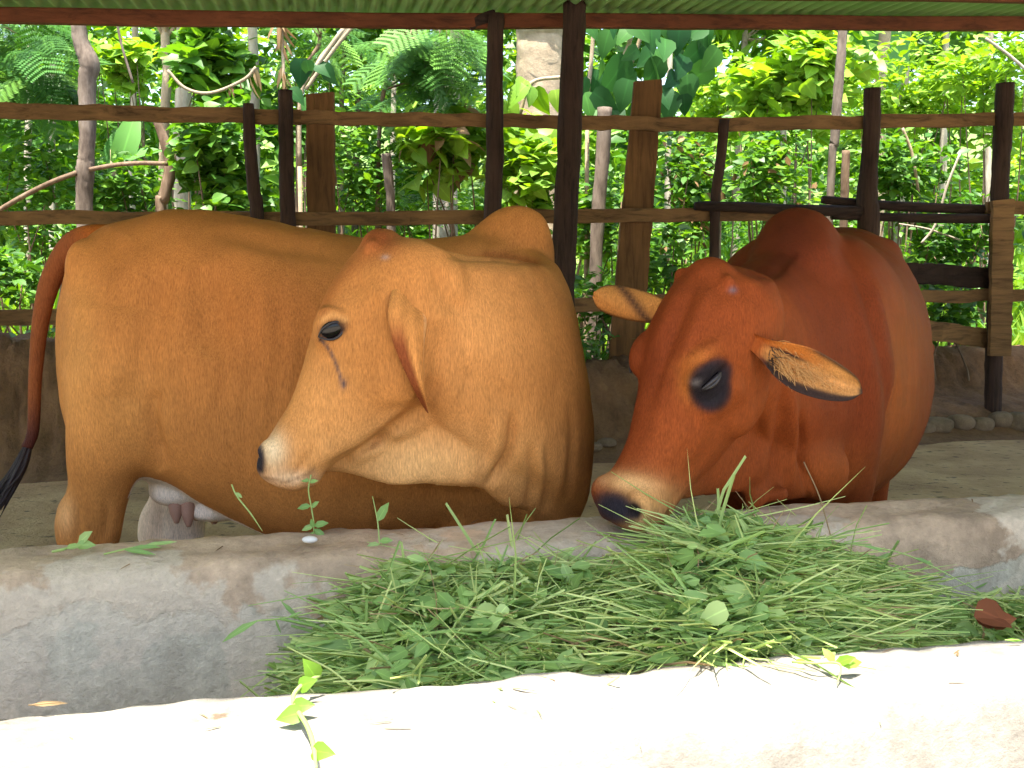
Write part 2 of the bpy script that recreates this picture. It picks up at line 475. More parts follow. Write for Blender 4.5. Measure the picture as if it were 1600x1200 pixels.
# the front eave reaches just far enough to shade the trough and leave its front wall in the sun
FRONT_V = 6.0
for v in np.linspace(5.4, 8.2, 141):
    q = roof_pt(L_ed * .5, v)
    hit = q - np.array(sdir) * ((q[2] - .66) / sdir.z)
    tt = (hit[0] - fi0[0]) / (fi1[0] - fi0[0])
    if hit[1] < fi0[1] + (fi1[1] - fi0[1]) * tt - .045:
        FRONT_V = v
        break
def sheet(s0, s1, v0, v1, dz):
    ns = int((s1 - s0) / pitch * 8)
    ss = np.linspace(s0, s1, ns + 1); vv = np.linspace(v0, v1, 3)
    V = [roof_pt(s, v, dz + .015 * math.cos(2 * math.pi * s / pitch)) for v in vv for s in ss]
    F = [tuple(f) for f in grid_faces(len(vv), len(ss))]
    return mesh_obj("roof_sheet", V, F, MAT_ROOF, shed, True)
k = 0
s = -4.2
while s < L_ed + 4.0:
    sheet(s, s + 1.52, -.28, 3.4, .012 + .004 * (k % 2)); sheet(s, s + 1.52, 3.25, FRONT_V, -.001 - .004 * (k % 2))
    s += 1.52 - pitch * 1; k += 1
def bar(name, a, b, w, h, mat, parent, n=18, seed=0, wob=.006, up=Z_):
    """squared timber from a to b, slightly uneven and rounded"""
    a, b = np.asarray(a, float), np.asarray(b, float)
    d = b - a; d /= np.linalg.norm(d)
    s = np.cross(d, up); s /= np.linalg.norm(s); u = np.cross(s, d)
    f1, f2, f3 = wobble(6, 2, 14, seed), wobble(6, 2, 14, seed + 1), wobble(6, 4, 26, seed + 2)
    prof = [(-1, -.8), (-.85, -1), (.85, -1), (1, -.8), (1, .8), (.85, 1), (-.85, 1), (-1, .8)]
    V = []
    for i in range(n):
        t = i / (n - 1)
        c = a + (b - a) * t + u * wob * f1(t * 4) + s * wob * f2(t * 4)
        for j, (x, y) in enumerate(prof):
            k = 1 + .10 * f3(t * 5, j * .7)
            V.append(c + s * x * w / 2 * k + u * y * h / 2 * k)
    F = [tuple(f[::-1]) for f in grid_faces(n, 8, True)]
    F += [tuple(range(8)), tuple(range((n - 1) * 8 + 7, (n - 1) * 8 - 1, -1))]
    o = mesh_obj(name, V, F, mat, parent, False)
    return o
def pole(name, pts, radii, mat, parent, seed=0, nseg=12, knots=0):
    """round, knobbly post"""
    pts = catmull(pts, 8); rr = catmull(np.array(radii, float)[:, None], 8)[:, 0]
    f = wobble(9, 2, 11, seed)
    n = len(pts); V = []
    for i in range(n):
        t = pts[min(i + 1, n - 1)] - pts[max(i - 1, 0)]; t /= np.linalg.norm(t)
        ref = Y_ if abs(t[1]) < .8 else X_
        s = np.cross(t, ref); s /= np.linalg.norm(s); u = np.cross(s, t)
        for j in range(nseg):
            a = 2 * math.pi * j / nseg
            r = rr[i] * (1 + .16 * f(math.cos(a) * 1.3 + i * .22, math.sin(a) * 1.3 + i * .13))
            V.append(pts[i] + s * math.cos(a) * r + u * math.sin(a) * r)
    F = [tuple(g) for g in grid_faces(n, nseg, True)]
    F += [tuple(range(nseg))[::-1], tuple(range((n - 1) * nseg, n * nseg))]
    o = mesh_obj(name, V, F, mat, parent, True)
    return o
# eave beam and purlins under the sheets
bar("eave_beam", roof_pt(-3.5, .02, -.055), roof_pt(L_ed + 3.5, .02, -.055), .07, .095, MAT_BEAM, shed, 40, 3, .012)
for i, v in enumerate((1.02, 2.0, 3.0, 4.0, 5.0, 6.0, FRONT_V - .08)):
    bar("purlin", roof_pt(-3.5, v, -.050), roof_pt(L_ed + 3.5, v, -.050), .06, .085, MAT_BEAM, shed, 30, 13 + i, .010)
# posts up to the roof
def post_px(name, pts, widths, Y, mat, parent, seed, ends=True):
    P3 = [P(x, y, Y) for x, y in pts]
    return pole(name, P3, [w / 2 * Y / FPX for w in widths], mat, parent, seed)
ymp = fence_y(890) - .28
a = P(879, 470, ymp)
pole("post", [P(900, -40, ymp), P(896, 60, ymp), P(888, 250, ymp), P(881, 400, ymp), a, np.array([a[0] - .03, ymp, .02])], [.076, .078, .082, .083, .085, .09], MAT_BARK_POST, shed, 41)
y7 = fence_y(771) - .12
a = P(770, 340, y7)
pole("post", [P(775, 22, y7), P(773, 120, y7), P(773, 240, y7), a, np.array([a[0], y7, .02])], [.055, .058, .060, .060, .065], MAT_BARK_POST, shed, 42)
bar("bracket", P(733, 40, y7 + .02), P(775, 22, y7 + .02), .06, .07, MAT_LOG, shed, 6, 4)
for pxx, yy in ((-60, fence_y(-60) - .1), (1660, fence_y(1660) - .1)):
    a = P(pxx, 300, yy)
    pole("post", [np.array([a[0], yy, roof_pt(0, 0)[2] - .08]), a, np.array([a[0], yy, .02])], [.06, .065, .07], MAT_BARK_POST, shed, 43)

# ------------------------------------------------------------------ fence
fence = empty("wooden_fence", P(800, 600, fence_y(800)) * np.array([1, 1, 0]), "rough timber rail fence along the back of the pen", "fence")
def rail(x0, y0, x1, y1, hpx, dy=0.0, mat=None, seed=0, th=.035, name="rail"):
    Ya, Yb = fence_y(x0) + dy, fence_y(x1) + dy
    a, b = P(x0, y0, Ya), P(x1, y1, Yb)
    return bar(name, a, b, th, hpx * (Ya + Yb) / 2 / FPX, mat or MAT_RAIL, fence, 26, seed, .010)
rail(-110, 171, 470, 183, 23, 0, seed=61); rail(455, 183.5, 905, 191, 20, .01, seed=62); rail(890, 191, 1135, 195.5, 21, -.005, seed=63); rail(1112, 195, 1700, 184, 20, .012, seed=64)
rail(-110, 340, 640, 342, 21, 0, seed=65); rail(600, 341, 1240, 334, 21, .012, seed=66)
rail(-110, 499, 760, 484, 24, 0, seed=67); rail(700, 484, 1180, 466, 22, .01, seed=68)
rail(1390, 424, 1562, 436, 32, .02, seed=69, mat=MAT_LOG, name="rail"); rail(1330, 466, 1700, 459, 19, -.01, seed=70); rail(1400, 508, 1556, 531, 30, .02, seed=71)
rail(1540, 325, 1700, 325, 20, -.01, seed=74)
def logr(pts, w, dy, seed):
    P3 = [P(x, y, fence_y(x) + dy) for x, y in pts]
    return pole("log_rail", P3, [k / 2 * fence_y(800) / FPX for k in w], MAT_LOG, fence, seed)
logr([(1086, 322), (1150, 323), (1240, 328), (1345, 330)], [14, 16, 18, 17], -.08, 72); logr([(1285, 312), (1400, 322), (1560, 328)], [13, 16, 17], .03, 73); logr([(1300, 336), (1420, 340), (1556, 342)], [15, 15, 16], -.06, 75)
# fence posts
def fpost(pts, widths, dy, seed, mat=MAT_BARK_POST):
    Y = fence_y(pts[0][0]) + dy
    P3 = [P(x, y, Y) for x, y in pts]; rr = [w / 2 * Y / FPX for w in widths]
    b = P3[-1]
    if b[2] > .45: P3.append(np.array([b[0], Y, .40])); rr.append(rr[-1])
    return pole("post", P3, rr, mat, fence, seed)
fpost([(388, 162), (391, 230), (397, 300), (402, 345)], [17, 19, 20, 21], -.06, 81)
fpost([(446, 141), (447, 220), (448, 290), (450, 350)], [22, 23, 23, 24], -.07, 82)
fpost([(1132, 187), (1126, 250), (1118, 310), (1116, 390)], [15, 16, 15, 16], -.05, 83)
fpost([(1363, 138), (1362, 200), (1358, 260), (1355, 305), (1357, 380)], [25, 26, 27, 32, 34], -.07, 84)
fpost([(1571, 130), (1567, 210), (1562, 300), (1558, 450), (1553, 560), (1551, 650)], [26, 28, 27, 27, 26, 24], -.02, 85)
def plank(x0, y0, x1, y1, w0, w1, dy, seed, mat=MAT_PLANK, name="plank", zlow=.45):
    """broad board standing upright, waney right edge"""
    Y = fence_y(x0) + dy
    a, b = P(x0, y0, Y), P(x1, y1, Y)
    if zlow is not None and b[2] > zlow:
        b = b + (b - a) * ((b[2] - zlow) / (a[2] - b[2]))
    f1, f2 = wobble(8, 2, 22, seed), wobble(8, 2, 30, seed + 1)
    n = 26; V = []
    for i in range(n):
        t = i / (n - 1); c = a + (b - a) * t; w = (w0 + (w1 - w0) * min(1, t * 1.2)) * Y / FPX / 2
        l, r = -w + .008 * f1(t * 4), w + .014 * f2(t * 4)
        for x, y in ((l, -.02), (r, -.02), (r + .004, .02), (l - .004, .02)):
            V.append(c + np.array([x, y, .008 * x / w if i == 0 else 0]))
    F = [tuple(g) for g in grid_faces(n, 4, True)] + [(3, 2, 1, 0), ((n - 1) * 4, (n - 1) * 4 + 1, (n - 1) * 4 + 2, (n - 1) * 4 + 3)]
    return mesh_obj(name, V, F, mat, fence, False)
plank(500, 146, 502, 352, 41, 45, .065, 91); plank(1013, 126, 986, 450, 43, 51, .07, 92)
plank(1567, 312, 1562, 556, 33, 33, -.16, 93, MAT_RAIL, "post_board", None)

# earth bank under the fence and stones at its foot
MAT_BANK = concrete_material("earth_bank", (.17, .090, .043), (.075, .040, .020), scale=2.6, bump=1.0)
wb, wb2 = wobble(14, 1, 14, 9), wobble(14, 4, 30, 10)
V = []
nx, bprof = 420, [(-1.0, -.06), (-.80, .005), (-.62, .03), (-.50, .07), (-.42, .13), (-.36, .21), (-.31, .29), (-.26, .37), (-.21, .44), (-.15, .49), (-.07, .525), (.05, .54), (.3, .52), (.8, .42), (1.6, .2), (2.4, -.1)]
bprofB = [(-1.0, -.06), (-.45, .005), (-.25, .03), (-.12, .09), (-.05, .16), (.05, .20), (.2, .22), (.4, .23), (.55, .30), (.62, .42), (.68, .52), (.8, .58), (1.0, .58), (1.4, .45), (2.0, .2), (2.6, -.1)]
for i in range(nx):
    px = -500 + 2700 * i / (nx - 1)
    Yb = fence_y(px)
    c = P(px, 600, Yb); c[2] = 0
    wB = float(np.clip((px - 1220) / 230, 0, 1))
    hz = np.interp(px, [0, 900, 1300, 1700], [1.55, 1.12, 1.1, 1.1])
    for j, (dv, z) in enumerate(bprof):
        dv, z = dv * (1 - wB) + bprofB[j][0] * wB, z * (hz if z > .05 else 1) * (1 - wB) + bprofB[j][1] * wB
        q = c + back * dv
        k = (.07 if 1 < j < 14 else 0) * (1 - .45 * wB)
        V.append((q[0], q[1] + k * wb(px * .02, j * .5) + k * .45 * wb2(px * .02, j * .6), z + (k if j > 3 else k * .35) * (wb(px * .02 + 9, j * .5) + .5 * wb2(px * .02 + 5, j * .6))))
bank = fast_mesh("earth_bank", np.array(V), grid_faces(nx, len(bprof))[:, ::-1], MAT_BANK, None, True)
tag(bank, kind="structure")
MAT_STONE = concrete_material("field_stone", (.20, .135, .082), (.09, .062, .040), scale=7, bump=1.0)
def stone(px, py, Y, w, h, seed, label):
    r = np.random.RandomState(seed)
    f = wobble(8, .8, 3, seed)
    v, fc = ellipsoid((0, 0, 0), X_ * w / 2, Y_ * w * .4, Z_ * h / 2, 14, 9)
    v = np.array(v)
    k = 1 + .30 * f(v[:, 0] / w * 4 + v[:, 2] / h * 2, v[:, 1] / w * 4 - v[:, 2] / h * 2)
    v = np.sign(v) * np.abs(v / np.array([w / 2, w * .4, h / 2])) ** .8 * np.array([w / 2, w * .4, h / 2]) * k[:, None]
    hit, loc, *_ = bank.ray_cast(Vector(CAM), Vector(ray(px, py)))
    c = np.array(loc) + Z_ * h * .15 if hit else PZ(px, py, h * .35)
    o = mesh_obj("stone", v + c, fc, MAT_STONE, None, True, loc=c)
    tag(o, label, "stone", "stones along the foot of the earth bank")
bpy.context.view_layer.update()
stone_labels = ["broad flat stone just right of the red cow's belly", "squarish stone second from the red cow's belly", "small stone left of the dark post foot", "rounded stone under the foot of the dark post", "large tall stone right of the dark post foot", "stone at the right edge of the picture", "smallest stone touching the red cow's outline", "flat stone in the gap beside the tan cow's chest", "small stone in the gap beside the red cow's cheek"]
for i, (px, py, wpx, hpx) in enumerate([(1466, 668, 42, 22), (1503, 664, 36, 21), (1534, 667, 32, 19), (1563, 661, 34, 22), (1594, 666, 42, 28), (1634, 662, 40, 24), (1446, 672, 24, 15), (925, 700, 30, 12), (948, 694, 26, 12)]):
    sl = stone_labels[i]
    Y = PZ(px, py, .05)[1]
    stone(px, py, Y, wpx * Y / FPX * 1.15, hpx * Y / FPX * 1.2, 100 + i, sl)
# ------------------------------------------------------------------ cows
def voxel_skin(name, parts, voxel, smooth_iter):
    V, F = merge(parts)
    me = bpy.data.meshes.new(name + "_tmp")
    me.from_pydata(V.tolist(), [], F)
    me.update()
    o = bpy.data.objects.new(name + "_tmp", me)
    COL.objects.link(o)
    m = o.modifiers.new("r", 'REMESH'); m.mode = 'VOXEL'; m.voxel_size = voxel; m.use_smooth_shade = True
    s = o.modifiers.new("s", 'SMOOTH'); s.factor = 0.5; s.iterations = smooth_iter
    dg = bpy.context.evaluated_depsgraph_get()
    ev = o.evaluated_get(dg)
    m2 = ev.to_mesh()
    n = len(m2.vertices)
    co = np.empty(n * 3, np.float32); m2.vertices.foreach_get("co", co)
    q = np.empty(len(m2.polygons) * 4, np.int32); m2.polygons.foreach_get("vertices", q)
    ev.to_mesh_clear()
    bpy.data.objects.remove(o); bpy.data.meshes.remove(me)
    return co.reshape(-1, 3).astype(float), q.reshape(-1, 4)
def vnormals(co, q):
    a = co[q[:, 2]] - co[q[:, 0]]; b = co[q[:, 3]] - co[q[:, 1]]
    fn = np.cross(a, b)
    i = np.concatenate([q[:, k] for k in range(4)]); f4 = np.tile(fn, (4, 1))
    vn = np.stack([np.bincount(i, weights=f4[:, c], minlength=len(co)) for c in range(3)], 1)
    return vn / (np.linalg.norm(vn, axis=1, keepdims=True) + 1e-12)
def relax(co, q, w, it):
    """smooth vertices by weight w"""
    n = len(co)
    i = np.concatenate([q[:, k] for k in range(4)] * 2)
    j = np.concatenate([q[:, (k + 1) % 4] for k in range(4)] + [q[:, (k - 1) % 4] for k in range(4)])
    cnt = np.maximum(np.bincount(i, minlength=n), 1)
    for _ in range(it):
        avg = np.stack([np.bincount(i, weights=co[j, c], minlength=n) for c in range(3)], 1) / cnt[:, None]
        co = co + (avg - co) * (0.5 * w)[:, None]
    return co
def seg_dist(p, pts):
    """distance of many 2-D/3-D points to a polyline, and the parameter along it"""
    best = np.full(len(p), 1e9); par = np.zeros(len(p))
    L = [0.0]
    for i in range(len(pts) - 1): L.append(L[-1] + np.linalg.norm(pts[i + 1] - pts[i]))
    for i in range(len(pts) - 1):
        a, b = pts[i], pts[i + 1]
        ab = b - a
        t = np.clip(((p - a) @ ab) / (ab @ ab + 1e-12), 0, 1)
        d = np.linalg.norm(p - (a + t[:, None] * ab), axis=1)
        m = d < best
        best[m] = d[m]; par[m] = (L[i] + t[m] * (L[i + 1] - L[i])) / L[-1]
    return best, par
class Skin:
    """a body surface being sculpted and coloured"""
    def __init__(self, co, q, coat):
        self.co, self.q = co, q
        self.col = np.tile(np.array([*coat, 1.0]), (len(co), 1))
        self.refresh()
    def refresh(self):
        self.n = vnormals(self.co, self.q)
        self.px = to_px(self.co)
        v = self.co - CAM
        v /= np.linalg.norm(v, axis=1, keepdims=True)
        self.facing = -(v * self.n).sum(1)
    def sel(self, ymax=None, ymin=None, face=True):
        m = np.clip(self.facing * 4 + 0.4, 0, 1) if face else np.ones(len(self.co))
        if ymax is not None: m = m * (self.co[:, 1] < ymax)
        if ymin is not None: m = m * (self.co[:, 1] > ymin)
        return m
    def near(self, pts, r, ymax, ymin):
        lo, hi = pts.min(0) - 3 * r, pts.max(0) + 3 * r
        m = (self.px > lo).all(1) & (self.px < hi).all(1) & (self.facing > -.1)
        if ymax is not None: m &= self.co[:, 1] < ymax
        if ymin is not None: m &= self.co[:, 1] > ymin
        return np.nonzero(m)[0]
    def crease(self, pts, r, depth, ymax=None, ymin=None, ends=0.25):
        pts = np.asarray(catmull(pts, 6), float)
        ix = self.near(pts, r, ymax, ymin)
        d, t = seg_dist(self.px[ix], pts)
        w = np.exp(-(d / r) ** 2) * np.clip(self.facing[ix] * 4 + 0.4, 0, 1)
        if ends > 0: w = w * np.clip(np.minimum(t, 1 - t) / ends, 0, 1) ** 0.7
        self.co[ix] += self.n[ix] * (depth * w)[:, None]
    def bump(self, c, r, amt, ymax=None, ymin=None):
        d = np.linalg.norm((self.px - np.array(c)) / np.array(r if np.ndim(r) else (r, r)), axis=1)
        self.co = self.co + self.n * (amt * np.exp(-d ** 2) * self.sel(ymax, ymin))[:, None]
    def bump3(self, c, r, amt, vec=None):
        d = np.linalg.norm(self.co - np.asarray(c), axis=1) / r
        w = np.exp(-d ** 2) * amt
        self.co = self.co + (self.n if vec is None else np.asarray(vec)[None, :]) * w[:, None]
    def uneven(self, seed, amp):
        r = np.random.RandomState(seed)
        a = np.zeros(len(self.co))
        for wl, am in ((.30, 1.0), (.17, .7), (.10, .45), (.055, .22)):
            for _ in range(4):
                k = r.normal(size=3); k *= 6.283 / wl / np.linalg.norm(k)
                k2 = r.normal(size=3) * 4
                a += am * np.sin(self.co @ k + 1.6 * np.sin(self.co @ k2 + r.rand() * 6) + r.rand() * 6.28)
        self.co = self.co + self.n * (amp * a / 3.0)[:, None]
    def surf_y(self, px, py):
        """distance of the nearest skin seen at a picture point"""
        d = np.linalg.norm(self.px - np.array((px, py)), axis=1)
        ix = np.nonzero((d < 8) & (self.facing > 0))[0]
        return float(self.co[ix, 1].min()) if len(ix) else float(self.co[np.argmin(d), 1])
    def tint(self, w, c):
        w = np.clip(w, 0, 1)[:, None]
        self.col[:, :3] = self.col[:, :3] * (1 - w) + np.array(c) * w
    def paint(self, c, r, colr, amt=1.0, ymax=None, ymin=None, hard=2, ang=0):
        a = math.radians(ang)
        R = np.array([[math.cos(a), math.sin(a)], [-math.sin(a), math.cos(a)]])
        d = np.linalg.norm(((self.px - np.array(c)) @ R.T) / np.array(r if np.ndim(r) else (r, r)), axis=1)
        self.tint(np.exp(-d ** hard) * amt * self.sel(ymax, ymin), colr)
    def stroke(self, pts, r, colr, amt=1.0, ymax=None, ymin=None):
        pts = np.asarray(catmull(pts, 6), float)
        ix = self.near(pts, r, ymax, ymin)
        d, t = seg_dist(self.px[ix], pts)
        w = np.zeros(len(self.co)); w[ix] = np.exp(-(d / r) ** 2) * amt * np.clip(self.facing[ix] * 4 + 0.4, 0, 1)
        self.tint(w, colr)
    def paint3(self, c, r, colr, amt=1.0, hard=2):
        d = np.linalg.norm(self.co - np.asarray(c), axis=1) / r
        self.tint(np.exp(-d ** hard) * amt, colr)

def coat_material(name, rough=0.65, spec=0.05):
    m, nt, b = new_mat(name)
    L = nt.links
    at = N(nt, "ShaderNodeAttribute", attribute_name="coat")
    tc = N(nt, "ShaderNodeTexCoord")
    mp = N(nt, "ShaderNodeMapping"); mp.inputs["Scale"].default_value = (1, 1, 0.16)
    L.new(tc.outputs["Object"], mp.inputs[0])
    big = N(nt, "ShaderNodeTexNoise", Scale=5.0, Detail=5.0, Roughness=0.6)
    L.new(tc.outputs["Object"], big.inputs["Vector"])
    fur = N(nt, "ShaderNodeTexNoise", Scale=330.0, Detail=3.0, Roughness=0.7)
    L.new(mp.outputs[0], fur.inputs["Vector"])
    med = N(nt, "ShaderNodeTexNoise", Scale=34.0, Detail=6.0, Roughness=0.65)
    L.new(mp.outputs[0], med.inputs["Vector"])
    hs = N(nt, "ShaderNodeHueSaturation")
    mr = N(nt, "ShaderNodeMapRange"); mr.inputs[1].default_value = 0.25; mr.inputs[2].default_value = 0.75
    mr.inputs[3].default_value = 0.86; mr.inputs[4].default_value = 1.13
    L.new(big.outputs[0], mr.inputs[0])
    mr2 = N(nt, "ShaderNodeMapRange"); mr2.inputs[1].default_value = 0.3; mr2.inputs[2].default_value = 0.7
    mr2.inputs[3].default_value = 0.70; mr2.inputs[4].default_value = 1.28
    L.new(fur.outputs[0], mr2.inputs[0])
    mr3 = N(nt, "ShaderNodeMapRange"); mr3.inputs[1].default_value = 0.3; mr3.inputs[2].default_value = 0.7
    mr3.inputs[3].default_value = 0.92; mr3.inputs[4].default_value = 1.08
    L.new(med.outputs[0], mr3.inputs[0])
    m1 = N(nt, "ShaderNodeMath", operation='MULTIPLY'); L.new(mr.outputs[0], m1.inputs[0]); L.new(mr2.outputs[0], m1.inputs[1])
    m2 = N(nt, "ShaderNodeMath", operation='MULTIPLY'); L.new(m1.outputs[0], m2.inputs[0]); L.new(mr3.outputs[0], m2.inputs[1])
    L.new(m2.outputs[0], hs.inputs["Value"]); L.new(at.outputs["Color"], hs.inputs["Color"])
    L.new(hs.outputs[0], b.inputs["Base Color"])
    b.inputs["Roughness"].default_value = rough
    b.inputs["Specular IOR Level"].default_value = spec
    b.inputs["Sheen Weight"].default_value = 0.0
    b.inputs["Sheen Roughness"].default_value = 0.4
    bp = N(nt, "ShaderNodeBump", Strength=0.5, Distance=0.006)
    bm = N(nt, "ShaderNodeMath", operation='ADD'); L.new(fur.outputs[0], bm.inputs[0]); L.new(med.outputs[0], bm.inputs[1])
    L.new(bm.outputs[0], bp.inputs["Height"]); L.new(bp.outputs[0], b.inputs["Normal"])
    return m
def gloss_material(name, col, rough=0.15, spec=0.5, bump=0.0, scale=60):
    m, nt, b = new_mat(name)
    nz = N(nt, "ShaderNodeTexNoise", Scale=scale, Detail=4.0)
    r = ramp(nt, nz.outputs[0], [(0.3, [c * 0.75 for c in col]), (0.7, [c * 1.2 for c in col])])
    nt.links.new(r.outputs[0], b.inputs["Base Color"])
    b.inputs["Roughness"].default_value = rough
    b.inputs["Specular IOR Level"].default_value = spec
    if bump:
        bp = N(nt, "ShaderNodeBump", Strength=bump, Distance=0.003)
        nt.links.new(nz.outputs[0], bp.inputs["Height"]); nt.links.new(bp.outputs[0], b.inputs["Normal"])
    return m
MAT_COAT = coat_material("coat_hair")
MAT_EYE = gloss_material("eyeball_dark", (0.006, 0.004, 0.004), 0.12, 0.28)
MAT_HOOF = gloss_material("hoof_horn", (0.05, 0.04, 0.03), 0.5, 0.3)
MAT_TEAT = gloss_material("udder_skin", (0.36, 0.19, 0.13), 0.55, 0.3, 0.2, 90)

# the head, measured along the face (f from poll to muzzle, d towards the forehead, s sideways), metres
HEAD = [(-3.5, -9.5, -20, 6.0, 2.0, 0), (-1.2, -4.0, -23, 7.6, 2.0, 0), (1.5, 0.3, -25.5, 9.0, 2.1, 0), (8, 3.2, -28, 10.8, 2.2, .05), (16, 4.4, -29, 11.3, 2.3, .10),
        (24, 4.0, -28.5, 10.8, 2.3, .14), (31, 2.6, -27, 9.3, 2.3, .08), (38, 1.4, -23.8, 7.9, 2.3, .02), (45, 0.9, -19.6, 7.0, 2.3, .0),
        (52, 1.3, -15.6, 6.9, 2.4, .0), (57, 1.7, -13.2, 7.1, 2.5, -.02), (60.8, 1.2, -11.6, 6.7, 2.6, -.05), (62.6, -.2, -10.2, 5.2, 2.5, 0)]
class HeadFrame:
    def __init__(self, origin, F, D, scale=1.0, wide=1.0):
        self.o = np.asarray(origin, float)
        F = np.asarray(F, float); F = F / np.linalg.norm(F)
        D = np.asarray(D, float); D = D - F * (D @ F); D = D / np.linalg.norm(D)
        self.F, self.D, self.S, self.k = F, D, np.cross(D, F) * wide, scale      # S: the animal's left
    def __call__(self, f, d, s=0.0):
        return self.o + (self.F * f + self.D * d + self.S * s) * 0.01 * self.k
    def vec(self, f, d, s): return (self.F * f + self.D * d + self.S * s) * 0.01 * self.k
def head_parts(H):
    st = [ring2(H(f, t), H(f, b), H.vec(0, 0, w), n, e, 0.55) for f, t, b, w, n, e in HEAD]
    parts = [loft(st, 32, 5)]
    parts.append(ellipsoid(H(2.6, -2.6), H.vec(5.2, 0, 0), H.vec(0, 5.0, 0), H.vec(0, 0, 5.8)))           # poll
    for sg in (-1, 1):
        parts.append(ellipsoid(H(23.0, -1.4, sg * 7.9), H.vec(6.4, 1.0, 0), H.vec(-.8, 4.8, 0), H.vec(0, 0, 3.5)))   # brow
        parts.append(ellipsoid(H(26, -17, sg * 6.2), H.vec(10, 3.5, 0), H.vec(-2.5, 8.5, 0), H.vec(0, 0, 3.6)))  # cheek muscle
        parts.append(ellipsoid(H(56.5, -1.2, sg * 5.2), H.vec(4.2, 0, 0), H.vec(0, 3.3, 0), H.vec(0, 0, 2.6)))   # nostril wing
        parts.append(ellipsoid(H(12.5, -9.0, sg * 8.6), H.vec(4.6, 0, 0), H.vec(0, 4.6, 0), H.vec(0, 0, 3.0)))      # ear base
        parts.append(ellipsoid(H(3.4, -0.4, sg * 6.2), H.vec(2.0, 0, 0), H.vec(0, 1.6, 0), H.vec(0, 0, 1.8)))     # horn bud
    parts.append(ellipsoid(H(56.5, -11.6, 0), H.vec(4.3, 0, 0), H.vec(0, 2.4, 0), H.vec(0, 0, 4.6)))        # chin
    return parts
def head_sculpt(sk, H, eye_closed=False):
    for sg in (-1, 1):
        # eye socket hollow, lids, nostril, mouth line, face vein
        sk.bump3(H(24.3, -3.4, sg * 12.2), 0.026 * H.k, -0.006 if eye_closed else -0.013, None)
        sk.bump3(H(58.5, 0.0, sg * 5.4), 0.013 * H.k, -0.026)
        sk.bump3(H(60.8, -1.4, sg * 5.0), 0.010 * H.k, -0.012)
    sk.refresh()
    for sg in (-1, 1):
        line = catmull([H(61.5, -7.8, sg * 3.2), H(58, -8.6, sg * 6.6), H(53, -9.2, sg * 7.2), H(49.5, -10.4, sg * 7.0)], 8)
        d, t = seg_dist(sk.co, line)
        sk.co = sk.co - sk.n * (0.009 * np.exp(-(d / 0.009) ** 2) * np.clip((1 - t) * 4, 0, 1))[:, None]
        line = catmull([H(28, -6, sg * 10.4), H(35, -7.5, sg * 9), H(42, -8.5, sg * 7.8), H(49, -7.0, sg * 7.2)], 8)    # cheek bone ridge
        d, t = seg_dist(sk.co, line)
        sk.co = sk.co + sk.n * (0.006 * np.exp(-(d / 0.02) ** 2) * np.clip(np.minimum(t, 1 - t) * 4, 0, 1))[:, None]
        sk.bump3(H(33, -3.2, sg * 9.0), 0.035, -0.006)
        sk.bump3(H(13, -2.0, sg * 11), 0.03, -0.008)
        line = catmull([H(16, -27, sg * 6), H(27, -26.5, sg * 6.5), H(38, -22.5, sg * 6), H(47, -17, sg * 5.6)], 8)          # jaw edge
        d, t = seg_dist(sk.co, line)
        sk.co = sk.co + sk.n * (0.008 * np.exp(-(d / 0.016) ** 2) * np.clip(np.minimum(t, 1 - t) * 4, 0, 1))[:, None]
    sk.refresh()
def build_eye(sk, H, px, long_px, hl, hh, root, lid_r, name="eye"):
    """almond eye on the skin where it shows at px, and its twin across the face"""
    m = (sk.facing > .1) & (np.linalg.norm(sk.px - np.array(px), axis=1) < 9)
    ix = np.nonzero(m)[0]
    ix = ix[sk.co[ix, 1] < sk.co[ix, 1].min() + .05]
    p = sk.co[ix].mean(0); n = sk.n[ix].mean(0); n /= np.linalg.norm(n)
    q = P(px[0] + long_px[0], px[1] + long_px[1], p[1]) - P(px[0], px[1], p[1])
    a = q - n * (q @ n); a /= np.linalg.norm(a)
    S = H.S / np.linalg.norm(H.S)
    for mir in (False, True):
        def fl(v, pt=True):
            v = np.array(v)
            if not mir: return v
            o = H.o if pt else np.zeros(3)
            return v - S * (2 * ((v - o) @ S))
        c, nn, aa = fl(p - n * .0055), fl(n, False), fl(a, False)
        bb = np.cross(nn, aa)
        v, f = ellipsoid(c, aa * hl * .97, bb * hh * 1.15, nn * .0125, 24, 16)
        eo = mesh_obj(name, v, f, MAT_EYE, root, True)
        for sg in (-1, 1):
            pts = []
            for k in range(9):
                t = -1 + 2 * k / 8
                y = sg * hh * (1 - abs(t) ** 2.2) * (1.0 if sg > 0 else .85)
                lift = .0035 + .008 * (1 - t * t)
                pts.append(c + aa * hl * 1.12 * t + bb * y + nn * lift)
            rr = [lid_r * (.45 + .55 * (1 - (-1 + 2 * k / 8) ** 2)) for k in range(9)]
            v, f = tube(pts, rr, 10, 3)
            mesh_obj("eyelid", v, f, MAT_LID, eo, True)
    return p, n, a
